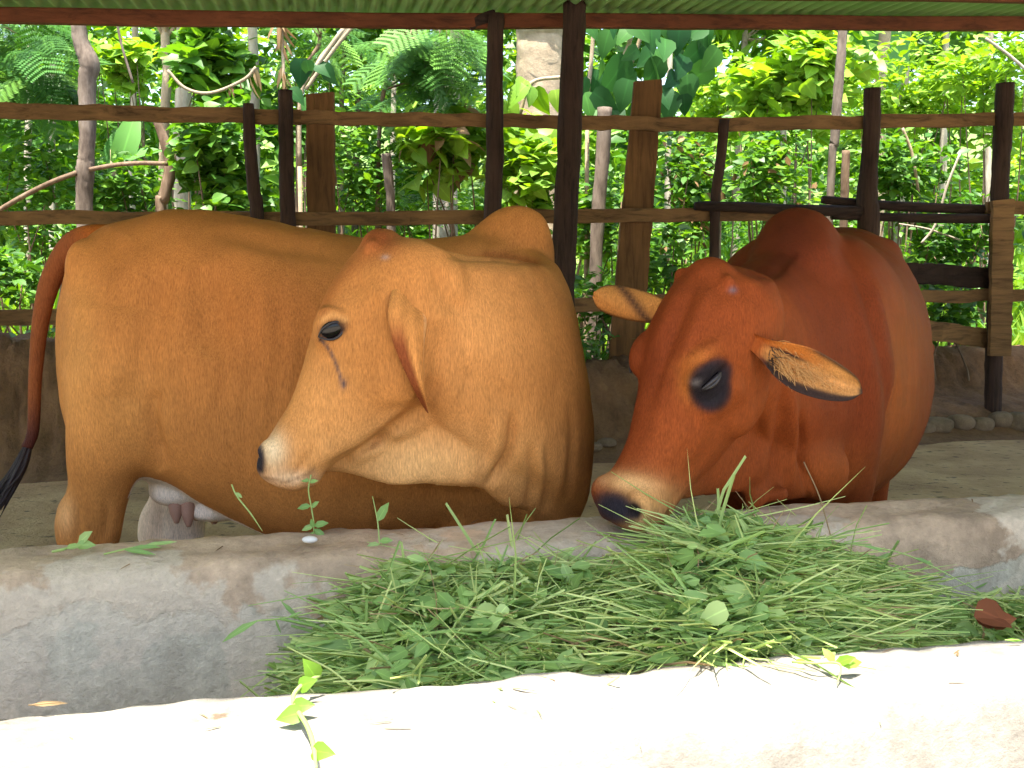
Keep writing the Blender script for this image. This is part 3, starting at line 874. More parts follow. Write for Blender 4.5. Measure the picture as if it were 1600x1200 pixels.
def ear_mesh(name, pts, normals, widths, cup, mat, parent, cols, thick=0.007, na=26, nb=13, roll=0.0):
    """leaf-shaped ear along pts; normals face the hollow side. cols(u, v, inner) -> rgb"""
    A = catmull(np.hstack([np.asarray(pts, float), np.asarray(normals, float), np.asarray(widths, float)[:, None], np.asarray(cup, float)[:, None]]), max(2, (na - 1) // (len(pts) - 1)))
    n = len(A)
    V, C = [], []
    for side in (0, 1):
        for i in range(n):
            t = A[min(i + 1, n - 1), :3] - A[max(i - 1, 0), :3]; t /= np.linalg.norm(t)
            nn = A[i, 3:6] - t * (A[i, 3:6] @ t); nn /= np.linalg.norm(nn)
            s = np.cross(t, nn)
            w, cu = A[i, 6], A[i, 7]
            for j in range(nb):
                v = -1 + 2 * j / (nb - 1)
                ang = cu * v
                off = s * (w * (math.sin(ang) / max(abs(cu), 1e-3))) + nn * (w * (1 - math.cos(ang)) / max(abs(cu), 1e-3))
                rim = math.sqrt(max(0.0, 1 - v * v)) ** 0.5
                p = A[i, :3] + off + (nn if side == 0 else -nn) * thick * (0.25 + 0.75 * rim) * 0.5
                p = p + nn * 0.004 * math.sin(7 * i / n + 3 * v)
                V.append(p); C.append((*cols(i / (n - 1), v, side == 0), 1.0))
    F = []
    m = n * nb
    for i in range(n - 1):
        for j in range(nb - 1):
            a = i * nb + j
            F.append((a, a + 1, a + nb + 1, a + nb))
            F.append((m + a, m + a + nb, m + a + nb + 1, m + a + 1))
        for j, fl in ((0, True), (nb - 1, False)):
            a, b = i * nb + j, (i + 1) * nb + j
            F.append((a, b, m + b, m + a) if fl else (b, a, m + a, m + b))
    for j in range(nb - 1):
        F.append((j + 1, j, m + j, m + j + 1))
        a = (n - 1) * nb + j
        F.append((a, a + 1, m + a + 1, m + a))
    return fast_mesh(name, np.array(V), np.array(F), mat, parent, True, {"coat": np.array(C)})

def leg_parts(chain, radii):
    return [tube(chain, radii, 16, 5)]
def hoof(parent, c, fwd, k=1.0):
    """cloven hoof: two claws, each a part"""
    fwd = np.asarray(fwd, float); fwd = fwd / np.linalg.norm(fwd)
    sd = np.cross(Z_, fwd)
    for sg in (-1, 1):
        b = np.asarray(c) + sd * sg * 0.022 * k
        st = []
        for z, r, fo in ((0.0, 0.030, 0.028), (0.004, 0.033, 0.028), (0.03, 0.030, 0.018), (0.065, 0.026, 0.004), (0.07, 0.015, 0.0)):
            cc = b + Z_ * (z - c[2] + 0.004) + fwd * fo * k
            st.append((cc, fwd * r * 1.5 * k, -fwd * r * 1.1 * k, sd * r * 0.72 * k, 2.3, 0.0))
        v, f = loft(st, 14, 2)
        mesh_obj("hoof", v, f, MAT_HOOF, parent, True)

TAN = srgb(168, 107, 54); TAN_PALE = srgb(212, 162, 104); WHITE_HAIR = srgb(226, 206, 186)
RED = srgb(120, 54, 23); BLACK_SKIN = srgb(34, 29, 32); NOSE = srgb(40, 36, 42)

# ---- the tan cow, side on, its head turned back along its flank
def build_tan_cow():
    Yc = 3.12
    PP = P
    root = empty("cow", (P(480, 600, Yc)[0], Yc, 0.0), "tan humped cow standing side on with its head turned back along its flank", "cow")
    def tr(px, top, bot, w, n=2.25, e=0.0, mid=0.5, y=Yc):
        return ring2(P(px, top, y), P(px, bot, y), Y_ * w, n, e, mid)
    trunk = [tr(110, 425, 610, .10, 2.0), tr(124, 388, 690, .16, 2.0), tr(158, 356, 738, .23, 2.2), tr(215, 340, 742, .275, 2.4), tr(285, 326, 755, .30, 2.5, -.03),
             tr(360, 333, 795, .32, 2.5, -.05), tr(450, 350, 832, .335, 2.6, -.05), tr(550, 368, 842, .34, 2.6, -.06), tr(640, 374, 838, .33, 2.5, -.08),
             tr(715, 368, 828, .305, 2.4, -.12), tr(780, 365, 850, .28, 2.3, -.14), tr(835, 390, 850, .235, 2.2, -.1), tr(872, 440, 830, .16, 2.1)]
    parts = [loft(trunk, 36, 5)]
    # hump
    hp = [tr(715, 372, 420, .03, 2), tr(745, 350, 440, .06, 2), tr(775, 328, 450, .078, 2.1), tr(805, 320, 460, .085, 2.2), tr(835, 325, 470, .082, 2.2), tr(855, 345, 480, .07, 2.1), tr(866, 385, 480, .045, 2)]
    parts.append(loft(hp, 22, 5))
    # spine ridge, hook bones, pin bones
    parts.append(ellipsoid(P(285, 388, 2.955), X_ * .10, Y_ * .055, Z_ * .06))
    parts.append(ellipsoid(P(285, 388, 3.285), X_ * .10, Y_ * .055, Z_ * .06))
    parts.append(ellipsoid(P(130, 420, 3.0), X_ * .05, Y_ * .06, Z_ * .09))
    # thigh (near) and leg
    def thigh(dy, sh=0):
        y = Yc - dy
        def P(px, py, yy): return PP(px + sh * min(1, max(0, (py - 560) / 190)), py, yy)
        s = [ring2(P(130, 470, y), P(330, 470, y), Y_ * .10 if dy > 0 else Y_ * .10, 2.2), ring2(P(106, 560, y), P(325, 560, y), Y_ * .125, 2.2), ring2(P(106, 640, y), P(290, 640, y), Y_ * .12, 2.2),
             ring2(P(104, 710, y), P(248, 710, y), Y_ * .10, 2.1), ring2(P(108, 760, y), P(215, 750, y), Y_ * .075, 2.1), ring2(P(88, 805, y), P(196, 800, y), Y_ * .06, 2.1),
             ring2(P(88, 850, y), P(188, 850, y), Y_ * .055, 2.0)]
        a = P(133, 850, y)
        for z, r in ((.46, .046), (.36, .036), (.24, .034), (.14, .040), (.09, .036), (.05, .034)):
            c = np.array([a[0] + (.5 - z) * 0.05, y, z])
            s.append(ring2(c - X_ * r * 1.1, c + X_ * r * 1.1, Y_ * r * .9, 2.0))
        return loft(s, 20, 4)
    parts += [thigh(.165), thigh(-.165, 128)]
    parts.append(ellipsoid(P(104, 800, Yc - .165), X_ * .028, Y_ * .03, Z_ * .05))
    # fore legs: shoulder blade, forearm, knee, cannon
    for dy, dx in ((.19, 0), (-.19, 25)):
        y = Yc - dy
        parts.append(ellipsoid(P(765 + dx, 590, y), X_ * .15 + Z_ * .05, Y_ * .10, Z_ * .27 - X_ * .03))
        ch = [P(745 + dx, 690, y), P(735 + dx, 760, y), P(733 + dx, 815, y)]
        a = ch[-1]
        ch += [np.array([a[0], y, z]) for z in (.42, .36, .25, .15, .09, .05)]
        parts += leg_parts(ch, [(.12, .085), (.09, .07), (.066, .058), (.052, .05), (.05, .047), (.034, .033), (.04, .036), (.035, .033), (.034, .033)])
    # neck: bends towards the viewer and back to the left
    nk = []
    for (tx, ty), (bx, by), y, dr, w in [((770, 372), (770, 720), 3.12, (1, 0), .22), ((822, 385), (832, 850), 3.06, (.85, -.5), .19), ((850, 402), (864, 845), 2.93, (.3, -.95), .125),
                                         ((846, 410), (863, 800), 2.80, (-.45, -.9), .105), ((806, 404), (820, 752), 2.67, (-.85, -.5), .105), ((750, 398), (765, 722), 2.595, (-.97, -.22), .105),
                                         ((690, 393), (705, 680), 2.555, (-1, -.08), .10), ((640, 388), (662, 640), 2.545, (-1, 0), .09), ((612, 420), (625, 590), 2.545, (-1, 0), .06)]:
        dr = np.array(dr) / np.hypot(*dr)
        nk.append(ring2(P(tx, ty, y), P(bx, by, y), np.array([-dr[1], dr[0], 0]) * w, 2.15, -.22 if y < 3.1 and y > 2.6 else -.06))
    parts.append(loft(nk, 30, 6))
    # dewlap: a hanging fold from chin to brisket
    dw = []
    for (tx, ty), (bx, by), y, w, sv in [((520, 700), (500, 738), 2.545, .022, -Y_), ((565, 690), (552, 741), 2.545, .024, -Y_), ((615, 670), (605, 757), 2.545, .024, -Y_), ((670, 640), (662, 759), 2.55, .028, -Y_), ((715, 640), (722, 764), 2.56, .034, -Y_),
                                          ((755, 640), (752, 766), 2.59, .042, X_ * .3 - Y_), ((790, 640), (785, 796), 2.64, .050, X_ * .5 - Y_), ((830, 640), (828, 806), 2.72, .055, X_ * .8 - Y_ * .6), ((858, 640), (872, 870), 2.86, .065, X_),
                                          ((850, 660), (874, 890), 3.0, .07, X_ + Y_ * .3), ((830, 680), (840, 880), 3.12, .07, X_ + Y_ * .6)]:
        dw.append(ring2(P(tx, ty, y), P(bx, by, y), sv / np.linalg.norm(sv) * w, 2.2, .15))
    parts.append(loft(dw, 20, 5))
    # head
    s = 2.50 / FPX
    Hd = HeadFrame(P(590, 367, 2.53), P(405, 735, 2.47) - P(590, 367, 2.53), P(590 - 367, 367 - 185, 2.53) - P(590, 367, 2.53), 1.0)
    Hd.k = float(np.linalg.norm(P(405, 735, 2.47) - P(590, 367, 2.53)) / 0.62)
    parts += head_parts(Hd)
    parts.append(ellipsoid(P(632, 655, 2.545), X_ * .085, Y_ * .055, Z_ * .055 + X_ * .03)); parts.append(ellipsoid(P(572, 702, 2.545), X_ * .07, Y_ * .036, Z_ * .035 + X_ * .02))
    # udder
    parts.append(ellipsoid(P(285, 762, Yc), X_ * .10, Y_ * .12, Z_ * .055))
    parts.append(ellipsoid(P(335, 795, Yc), X_ * .10, Y_ * .09, Z_ * .035 - X_ * .02))
    co, q = voxel_skin("cow", parts, 0.0075, 6)
    hd = np.clip((np.linalg.norm(co - Hd(30, -10), axis=1) - .33) / .1, 0, 1) * np.clip((co[:, 2] - .35) / .2, .2, 1)
    co = relax(co, q, .12 + .88 * hd, 26)
    sk = Skin(co, q, TAN)
    head_sculpt(sk, Hd)
    # folds and muscle
    C = sk.crease
    C([(655, 632), (610, 672), (560, 706), (500, 733)], 7, -.010, 2.6); C([(640, 665), (590, 700), (540, 722)], 9, .006, 2.6)
    C([(888, 620), (896, 690), (886, 785)], 7, -.008, 2.95); C([(872, 650), (880, 710), (866, 795)], 7, .005, 2.95)
    C([(852, 690), (858, 740), (852, 797)], 7, -.009, 2.9); C([(830, 690), (832, 750), (826, 800)], 7, -.010, 2.9); C([(842, 690), (846, 740), (840, 800)], 7, .005, 2.9)
    C([(806, 640), (800, 700), (774, 744), (754, 764)], 8, -.022, 2.8); C([(784, 640), (774, 700), (748, 745)], 10, .010, 2.75); C([(755, 650), (758, 720), (750, 760)], 9, -.006, 2.75); C([(660, 650), (655, 700), (650, 750)], 12, -.004, 2.7)
    C([(700, 660), (702, 710), (706, 755)], 10, .005, 2.7); C([(620, 680), (616, 720), (612, 752)], 8, -.004, 2.7); C([(730, 660), (738, 720), (735, 760)], 10, .005, 2.7)
    C([(690, 400), (760, 398), (840, 410)], 8, -.014, 3.05); C([(690, 420), (760, 425), (840, 432)], 14, .006, 3.0); C([(770, 395), (820, 385), (860, 392)], 6, -.006, 3.2)
    C([(750, 395), (765, 375), (772, 350)], 8, -.006, 3.3)
    C([(680, 420), (700, 470), (735, 490)], 14, -.012, 2.7); C([(700, 580), (760, 600), (830, 640)], 30, -.012, 2.8); C([(680, 500), (690, 560), (660, 630)], 18, -.010, 2.7)
    C([(235, 640), (225, 580), (240, 500), (270, 420)], 26, -.020, 3.1); C([(255, 735), (235, 660), (240, 610)], 12, -.024, 3.1); C([(185, 620), (190, 560), (200, 480)], 40, .018, 3.1)
    C([(310, 420), (330, 470), (320, 560)], 40, -.020, 3.0); C([(180, 360), (150, 420), (140, 480)], 30, -.012, 3.1); C([(330, 360), (450, 385), (560, 400)], 16, -.012, 3.1)
    for k in range(5):
        C([(345 + 42 * k, 440 + 5 * k), (352 + 42 * k, 560), (335 + 42 * k, 690)], 12, -.005, 3.0)
    C([(160, 770), (168, 800), (160, 850)], 8, -.006, 3.1); C([(118, 770), (124, 810), (120, 850)], 6, -.008, 3.1)
    C([(585, 780), (600, 800), (590, 815)], 8, -.012, 3.1); C([(640, 760), (690, 770), (760, 770)], 12, -.01, 3.1)
    C([(490, 493), (512, 482), (540, 492)], 5, .005, 2.6); C([(498, 480), (515, 474), (545, 486)], 4, -.004, 2.6); C([(575, 440), (600, 470), (605, 500)], 9, .006, 2.6); C([(588, 470), (572, 505), (584, 530)], 8, -.006, 2.6)
    C([(475, 640), (500, 660), (520, 700)], 12, -.005, 2.6); C([(455, 660), (470, 700), (490, 715)], 8, .003, 2.6)
    sk.uneven(3, .0026)
    sk.refresh()
    # colour of the hair
    co = sk.co
    zt = co[:, 2]
    sk.tint(np.clip((zt - 1.05) / .4, 0, 1) * .35 * (co[:, 1] > 2.66), srgb(150, 82, 32))
    sk.paint((430, 500), (170, 120), srgb(154, 86, 38), .45, ymin=2.7)
    sk.paint((190, 640), (70, 90), srgb(194, 132, 70), .6, ymin=2.7); sk.paint((120, 560), (30, 130), srgb(194, 136, 74), .5, ymin=2.7)
    sk.paint((640, 730), (130, 60), TAN_PALE, .9, ymax=2.75); sk.paint((740, 520), (90, 120), srgb(198, 136, 78), .6, ymax=2.8)
    sk.paint((820, 740), (60, 80), srgb(200, 142, 82), .6, ymax=2.95)
    sk.paint((500, 650), (70, 120), srgb(200, 140, 80), .6, ymax=2.6, ang=0)
    sk.paint((425, 705), (22, 30), srgb(226, 196, 152), .9, ymax=2.6); sk.paint((455, 748), (40, 12), srgb(224, 190, 150), .7, ymax=2.6)
    sk.paint((588, 372), (40, 26), srgb(122, 56, 28), .95, ymax=2.8); sk.stroke([(585, 380), (530, 430), (500, 480)], 16, srgb(150, 84, 40), .6, ymax=2.7)
    sk.stroke([(760, 398), (800, 402), (838, 412)], 7, srgb(120, 62, 28), .6, ymax=3.1)  # shade of the crest fold painted as a dark line
    sk.paint((602, 402), (6, 4), srgb(150, 140, 136), .5, ymax=2.7)
    nz = Hd(60.5, -1.2, 0)
    for sg in (-1, 1): sk.paint3(Hd(59.5, -.6, sg * 5.0), .021, NOSE, 1, 4)
    sk.paint3(Hd(62.3, -2.5, 0), .045, NOSE, 1, 5)
    sk.paint((402, 713), (13, 27), NOSE, 1.0, ymax=2.6, hard=6, ang=-8); sk.stroke([(412, 746), (445, 752), (478, 742), (490, 733)], 3, srgb(120, 84, 56), .7, ymax=2.6)
    sk.stroke([(501, 529), (520, 556), (536, 602)], 2.6, srgb(70, 62, 66), .85, ymax=2.6); sk.paint((537, 600), (5, 8), srgb(70, 62, 66), .9, ymax=2.6)
    sk.paint((520, 515), (25, 15), BLACK_SKIN, .95, ymax=2.6, hard=5, ang=-25)
    sk.stroke([(500, 532), (506, 524), (520, 526), (537, 514)], 3, BLACK_SKIN, .9, ymax=2.6)
    sk.stroke([(505, 500), (520, 492), (540, 500)], 5, srgb(204, 150, 90), .5, ymax=2.6)
    # white belly, udder and inner thighs
    low = np.clip((0.86 - zt) / .06, 0, 1) * (co[:, 1] > 2.95) * (co[:, 0] < P(430, 0, Yc)[0]) * (co[:, 0] > P(200, 0, Yc)[0])
    sk.tint(low * .9, WHITE_HAIR)
    far = (co[:, 1] > Yc + .03) * np.clip((.80 - zt) / .05, 0, 1) * (co[:, 0] < P(400, 0, Yc)[0])
    sk.tint(far * .8 * np.clip((Yc + .22 - co[:, 1]) / .05, 0, 1), WHITE_HAIR)
    rg = np.random.RandomState(8)
    for _ in range(9):
        x, y = rg.uniform(120, 480), rg.uniform(370, 720)
        dx, dy = rg.normal(size=2) * 12
        sk.stroke([(x, y), (x + dx, y + dy)], 1.8, srgb(176, 116, 62), .35, ymin=2.66)
    sk.paint((100, 805), (16, 30), srgb(214, 158, 104), .7, ymin=2.7)
    body = fast_mesh("body", sk.co, sk.q, MAT_COAT, root, True, {"coat": sk.col})
    build_eye(sk, Hd, (520, 515), (-37, 17), .031, .0195, root, .0030)
    # ears
    EAR_FRONT = -1
    def cols(u, v, inner):
        base = np.array(srgb(186, 122, 64)) * (.92 + .1 * math.sin(9 * v + 4 * u)) if not inner else np.array(srgb(196, 142, 92))
        k = np.clip((abs(v) - .22) / .2, 0, 1) * np.clip((u - .30) / .15, 0, 1) * (1.0 if v * EAR_FRONT > 0 else .0)
        c = base * (1 - k) + np.array(srgb(124, 64, 34)) * k
        k = np.clip((v - .72) / .15, 0, 1) * np.clip((u - .12) / .1, 0, 1) * .8
        return c * (1 - k) + np.array(srgb(214, 160, 108)) * k
    sy = lambda x, y: sk.surf_y(x, y)
    ear_mesh("ear", [P(642, 436, sy(642, 436) + .05), P(641, 462, sy(641, 462) + .014), P(640, 492, sy(640, 492) - .018), P(643, 527, sy(643, 527) - .030), P(649, 564, sy(649, 564) - .036), P(658, 603, sy(658, 603) - .036), P(665, 632, sy(665, 632) - .032), P(668, 644, sy(668, 644) - .030)], [Y_ - X_ * .55] * 8, [.036, .046, .051, .045, .032, .019, .008, .002], [.3, .45, .6, .8, .9, .9, .9, .9], MAT_COAT, root, cols, .008)
    ear_mesh("ear", [P(622, 425, 2.62), P(640, 470, 2.66), P(648, 530, 2.66), P(656, 585, 2.66), P(664, 625, 2.66), P(667, 641, 2.66)], [-Y_ - X_ * .5] * 6, [.025, .05, .052, .036, .015, .003], [.9, 1.1, 1.2, 1.2, 1.1, 1.0], MAT_COAT, root, cols)
    # tail
    tp = [P(215, 385, Yc), P(165, 372, Yc), P(118, 380, Yc), P(82, 432, Yc + .0), P(64, 500, Yc - .02), P(55, 590, Yc - .03), P(52, 670, Yc - .05), P(42, 700, Yc - .07)]
    v, f = tube(tp, [.03, .040, .038, .031, .024, .019, .017, .016], 16, 6)
    V = np.array(v)
    tcol = np.tile(np.array([*srgb(122, 66, 34), 1.0]), (len(V), 1))
    kx = np.clip((V[:, 0] - P(95, 0, Yc)[0]) / .08, 0, 1)[:, None]; tcol[:, :3] = tcol[:, :3] * (1 - kx) + np.array(srgb(150, 78, 28)) * kx
    kz = np.clip((0.95 - V[:, 2]) / .12, 0, 1)[:, None]
    tcol[:, :3] = tcol[:, :3] * (1 - kz) + np.array(srgb(70, 36, 28)) * kz
    t = mesh_obj("tail", v, f, MAT_COAT, root, True)
    at = t.data.attributes.new("coat", 'FLOAT_COLOR', 'POINT'); at.data.foreach_set("color", tcol.astype(np.float32).ravel())
    rng = random.Random(4)
    hp = []
    for k in range(70):
        a = np.array([rng.uniform(-1, 1), rng.uniform(-1, 1), rng.uniform(-1, 1)]) * .010
        b = np.array([rng.uniform(-1, 1), rng.uniform(-1, 1), rng.uniform(-1, 1)]) * .026
        e = rng.uniform(.8, 1.15)
        p0, p1, p2 = P(47, 690, Yc - .06), P(28, 735, Yc - .10), P(-14, 800, Yc - .16)
        hp.append(tube([p0 + a * .5, p1 + a + b * .3, p0 + (p2 - p0) * e + b], [.004, .0055, .0008], 5, 4))
    v, f = merge(hp)
    mesh_obj("tail_switch", v, f, MAT_SWITCH, root, True)
    # teats
    for px, py, y, l in ((274, 768, Yc - .075, .095), (293, 772, Yc - .07, .098), (306, 778, Yc + .03, .07), (334, 793, Yc - .02, .05)):
        a = P(px, py, y)
        v, f = tube([a + Z_ * .03, a, a - Z_ * l * .6, a - Z_ * l], [.030, .025, .020, .007], 12, 4)
        mesh_obj("teat", v, f, MAT_TEAT, root, True)
    for dy, sh in ((.165, 0), (-.165, 128)):
        a = P(133 + sh, 850, Yc - dy)
        hoof(root, (a[0] + .03, Yc - dy, 0.0), X_)
    for dy, dx in ((.19, 0), (-.19, 25)):
        a = P(733 + dx, 815, Yc - dy)
        hoof(root, (a[0] + .01, Yc - dy, 0.0), X_)
    return root
# ---- the red cow, coming at the viewer, muzzle down in the fodder
def build_red_cow():
    O = np.array([.76, 2.97, 0.0])
    a = np.array([.40, .917, 0.0]); a /= np.linalg.norm(a)
    sl = np.array([a[1], -a[0], 0.0])                    # its left
    root = empty("cow", (O[0] + a[0] * .8, O[1] + a[1] * .8, 0.0), "reddish brown humped cow lowering its muzzle into the green fodder", "cow")
    def pt(u, s, z): return O + a * u + sl * s + Z_ * z
    def tr(u, zt, zb, w, n=2.2, e=0.0): return ring2(pt(u, 0, zt), pt(u, 0, zb), sl * w, n, e)
    trunk = [tr(.03, 1.10, .68, .12, 2.0), tr(.13, 1.31, .58, .23, 2.4, .0), tr(.27, 1.41, .55, .285, 2.7, .02), tr(.45, 1.435, .53, .315, 2.7, .0), tr(.70, 1.42, .50, .35, 2.4, -.08),
             tr(1.0, 1.425, .50, .37, 2.3, -.12), tr(1.22, 1.455, .54, .355, 2.3, -.10), tr(1.40, 1.465, .61, .315, 2.2, -.08), tr(1.55, 1.43, .68, .265, 2.1), tr(1.67, 1.35, .78, .18, 2), tr(1.72, 1.22, .85, .1, 2)]
    parts = [loft(trunk, 36, 5)]
    hp = [tr(.0, 1.34, 1.1, .07, 2.2, 0), tr(.08, 1.42, 1.1, .12, 2.3, -.1), tr(.17, 1.48, 1.1, .145, 2.3, -.15), tr(.27, 1.495, 1.1, .15, 2.3, -.15), tr(.38, 1.465, 1.1, .14, 2.3, -.1), tr(.52, 1.43, 1.1, .11, 2.2, 0), tr(.68, 1.40, 1.1, .07, 2.0, 0)]
    parts.append(loft(hp, 22, 5))
    for sg in (-1, 1):
        parts.append(ellipsoid(pt(1.33, sg * .15, 1.35), a * .15, sl * .085, Z_ * .075))
        parts.append(ellipsoid(pt(.28, sg * .185, .98), a * .16, sl * .11, Z_ * .27))                  # shoulder blade
        ch = [pt(.26, sg * .17, .78), pt(.28, sg * .17, .62), pt(.28, sg * .165, .5), pt(.28, sg * .16, .42), pt(.28, sg * .16, .36), pt(.28, sg * .16, .25), pt(.28, sg * .16, .15), pt(.28, sg * .16, .09), pt(.28, sg * .16, .05)]
        parts += leg_parts(ch, [(.10, .11), (.07, .085), (.058, .066), (.05, .052), (.048, .05), (.034, .034), (.038, .04), (.033, .035), (.033, .034)])
        ch = [pt(1.42, sg * .18, 1.0), pt(1.44, sg * .18, .8), pt(1.50, sg * .17, .66), pt(1.58, sg * .165, .54), pt(1.58, sg * .165, .44), pt(1.56, sg * .165, .25), pt(1.54, sg * .165, .14), pt(1.53, sg * .165, .05)]
        parts += leg_parts(ch, [(.20, .11), (.15, .11), (.09, .08), (.058, .055), (.045, .045), (.034, .034), (.04, .04), (.034, .034)])
    H = HeadFrame((.466, 2.524, 1.333), (-.365, -.185, -.912), (-.705, -.575, .42), 1.05, 1.14)
    parts += head_parts(H)
    side = np.array([.8, -.6, 0])
    nk = []
    for c, zt, zb, w in [((.55, 2.62), 1.27, .95, .09), ((.60, 2.73), 1.295, .85, .13), ((.67, 2.87), 1.325, .74, .175), ((.74, 3.02), 1.36, .64, .215), ((.84, 3.18), 1.39, .57, .24)]:
        nk.append(ring2((c[0], c[1], zt), (c[0], c[1], zb), side * w, 2.15, -.05))
    parts.append(loft(nk, 28, 6))
    dw = []
    for (tx, ty), (bx, by), y, w in [((1085, 730), (1060, 783), 2.50, .02), ((1125, 690), (1110, 776), 2.58, .026), ((1165, 670), (1158, 772), 2.66, .03), ((1195, 670), (1184, 792), 2.73, .034), ((1225, 670), (1218, 786), 2.79, .042), ((1262, 680), (1256, 782), 2.87, .06), ((1300, 690), (1290, 792), 2.97, .07)]:
        dw.append(ring2(P(tx, ty, y), P(bx, by, y), side * w, 2.2, .1))
    parts.append(loft(dw, 18, 5))
    parts.append(ellipsoid(P(1180, 782, 2.68), X_ * .028, Y_ * .03, Z_ * .038))
    parts.append(ellipsoid(P(1214, 772, 2.70), X_ * .038, Y_ * .03, Z_ * .026))
    co, q = voxel_skin("cow", parts, 0.0075, 6)
    hd = np.clip((np.linalg.norm(co - H(30, -10), axis=1) - .33) / .1, 0, 1) * np.clip((co[:, 2] - .35) / .2, .2, 1)
    co = relax(co, q, .12 + .88 * hd, 30)
    sk = Skin(co, q, RED)
    head_sculpt(sk, H, True)
    C = sk.crease
    C([(1090, 440), (1062, 500), (1035, 570), (1010, 640)], 9, -.009, 2.7); C([(1070, 430), (1045, 490), (1010, 560)], 10, .007, 2.7); C([(1110, 450), (1085, 510), (1060, 580)], 9, .006, 2.7); C([(1150, 500), (1130, 530), (1100, 545)], 9, .007, 2.7); C([(1150, 560), (1165, 600), (1150, 660)], 9, -.006, 2.7); C([(1075, 660), (1055, 700), (1030, 740)], 12, .006, 2.7)
    C([(1145, 470), (1160, 500), (1155, 540)], 8, -.005, 2.7)
    C([(1100, 572), (1080, 590), (1072, 612)], 6, .006, 2.6); C([(1085, 612), (1108, 596), (1140, 570)], 4, -.007, 2.6); C([(1085, 585), (1110, 568), (1140, 556)], 8, .008, 2.6); C([(1090, 640), (1115, 640), (1138, 618)], 10, .006, 2.6); C([(1092, 630), (1112, 624), (1135, 602)], 3.5, -.003, 2.6)
    C([(1050, 720), (1030, 735), (1020, 752)], 7, -.005, 2.6); C([(1110, 700), (1070, 745), (1045, 790)], 12, -.006, 2.6); C([(1190, 640), (1180, 690), (1150, 740)], 10, -.008, 2.8)
    C([(1228, 600), (1222, 660), (1212, 720), (1210, 770)], 8, -.020, 3.0); C([(1240, 610), (1238, 690), (1232, 770)], 8, .014, 3.0); C([(1252, 640), (1256, 710), (1262, 780)], 6, -.018, 3.0); C([(1200, 640), (1196, 700), (1180, 760)], 9, .008, 2.9); C([(1240, 700), (1264, 740), (1280, 780)], 6, -.010, 3.0); C([(1172, 690), (1168, 730), (1150, 765)], 7, -.007, 2.9)
    C([(1150, 430), (1190, 455), (1225, 500)], 10, .006, 2.9); C([(1160, 420), (1210, 425), (1235, 395)], 9, -.008, 3.1); C([(1215, 400), (1240, 412), (1250, 395)], 8, .008, 3.2)
    C([(1195, 520), (1182, 560), (1186, 600)], 8, -.006, 2.8); C([(1150, 590), (1165, 640), (1160, 690)], 16, .008, 2.7)
    C([(1300, 350), (1346, 440), (1380, 560), (1392, 660), (1366, 760)], 12, -.016, 3.5); C([(1280, 360), (1322, 440), (1354, 560), (1362, 660), (1340, 750)], 18, .010, 3.3); C([(1262, 420), (1285, 520), (1290, 640)], 26, -.012, 3.2)
    C([(1340, 380), (1375, 420), (1402, 480), (1420, 600)], 24, -.010, 4.0)
    sk.uneven(4, .0028)
    sk.refresh()
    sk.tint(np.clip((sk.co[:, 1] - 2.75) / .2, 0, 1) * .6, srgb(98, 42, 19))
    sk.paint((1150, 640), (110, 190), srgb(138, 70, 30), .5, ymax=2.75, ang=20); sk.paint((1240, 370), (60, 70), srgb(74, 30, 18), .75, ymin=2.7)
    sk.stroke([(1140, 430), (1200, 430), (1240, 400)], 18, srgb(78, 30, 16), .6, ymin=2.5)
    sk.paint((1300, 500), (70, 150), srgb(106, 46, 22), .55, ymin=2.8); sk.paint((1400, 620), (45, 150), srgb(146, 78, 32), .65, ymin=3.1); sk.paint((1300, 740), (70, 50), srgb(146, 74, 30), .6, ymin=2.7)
    sk.paint((1020, 560), (50, 130), srgb(106, 46, 22), .6, ymax=2.7, ang=18); sk.paint((1080, 600), (18, 26), srgb(172, 104, 46), .8, ymax=2.6); sk.paint((1090, 560), (30, 12), srgb(170, 96, 42), .7, ymax=2.6, ang=-25)
    sk.paint((1010, 790), (50, 40), srgb(206, 152, 92), .85, ymax=2.6); sk.paint((985, 755), (46, 14), srgb(216, 168, 112), .8, ymax=2.6, ang=10); sk.paint((1000, 815), (26, 14), srgb(204, 160, 110), .8, ymax=2.6); sk.paint((1045, 700), (40, 70), srgb(142, 70, 30), .5, ymax=2.6)
    sk.paint((1109, 606), (35, 40), BLACK_SKIN, 1.0, ymax=2.7, hard=12, ang=-15); sk.paint((1122, 580), (24, 22), BLACK_SKIN, .95, ymax=2.7, hard=8); sk.paint((1088, 598), (8, 6), srgb(120, 110, 108), .5, ymax=2.7)
    sk.paint((961, 794), (38, 27), NOSE, 1.0, ymax=2.6, hard=6, ang=18)
    sk.paint((992, 800), (12, 16), BLACK_SKIN, 1.0, ymax=2.6, hard=4)
    sk.bump((990, 800), (9, 12), -.012, ymax=2.6)
    sk.paint((1145, 453), (6, 5), srgb(90, 84, 90), .8, ymax=2.7)
    body = fast_mesh("body", sk.co, sk.q, MAT_COAT, root, True, {"coat": sk.col})
    build_eye(sk, H, (1112, 596), (-50, 30), .027, .0055, root, .0055)
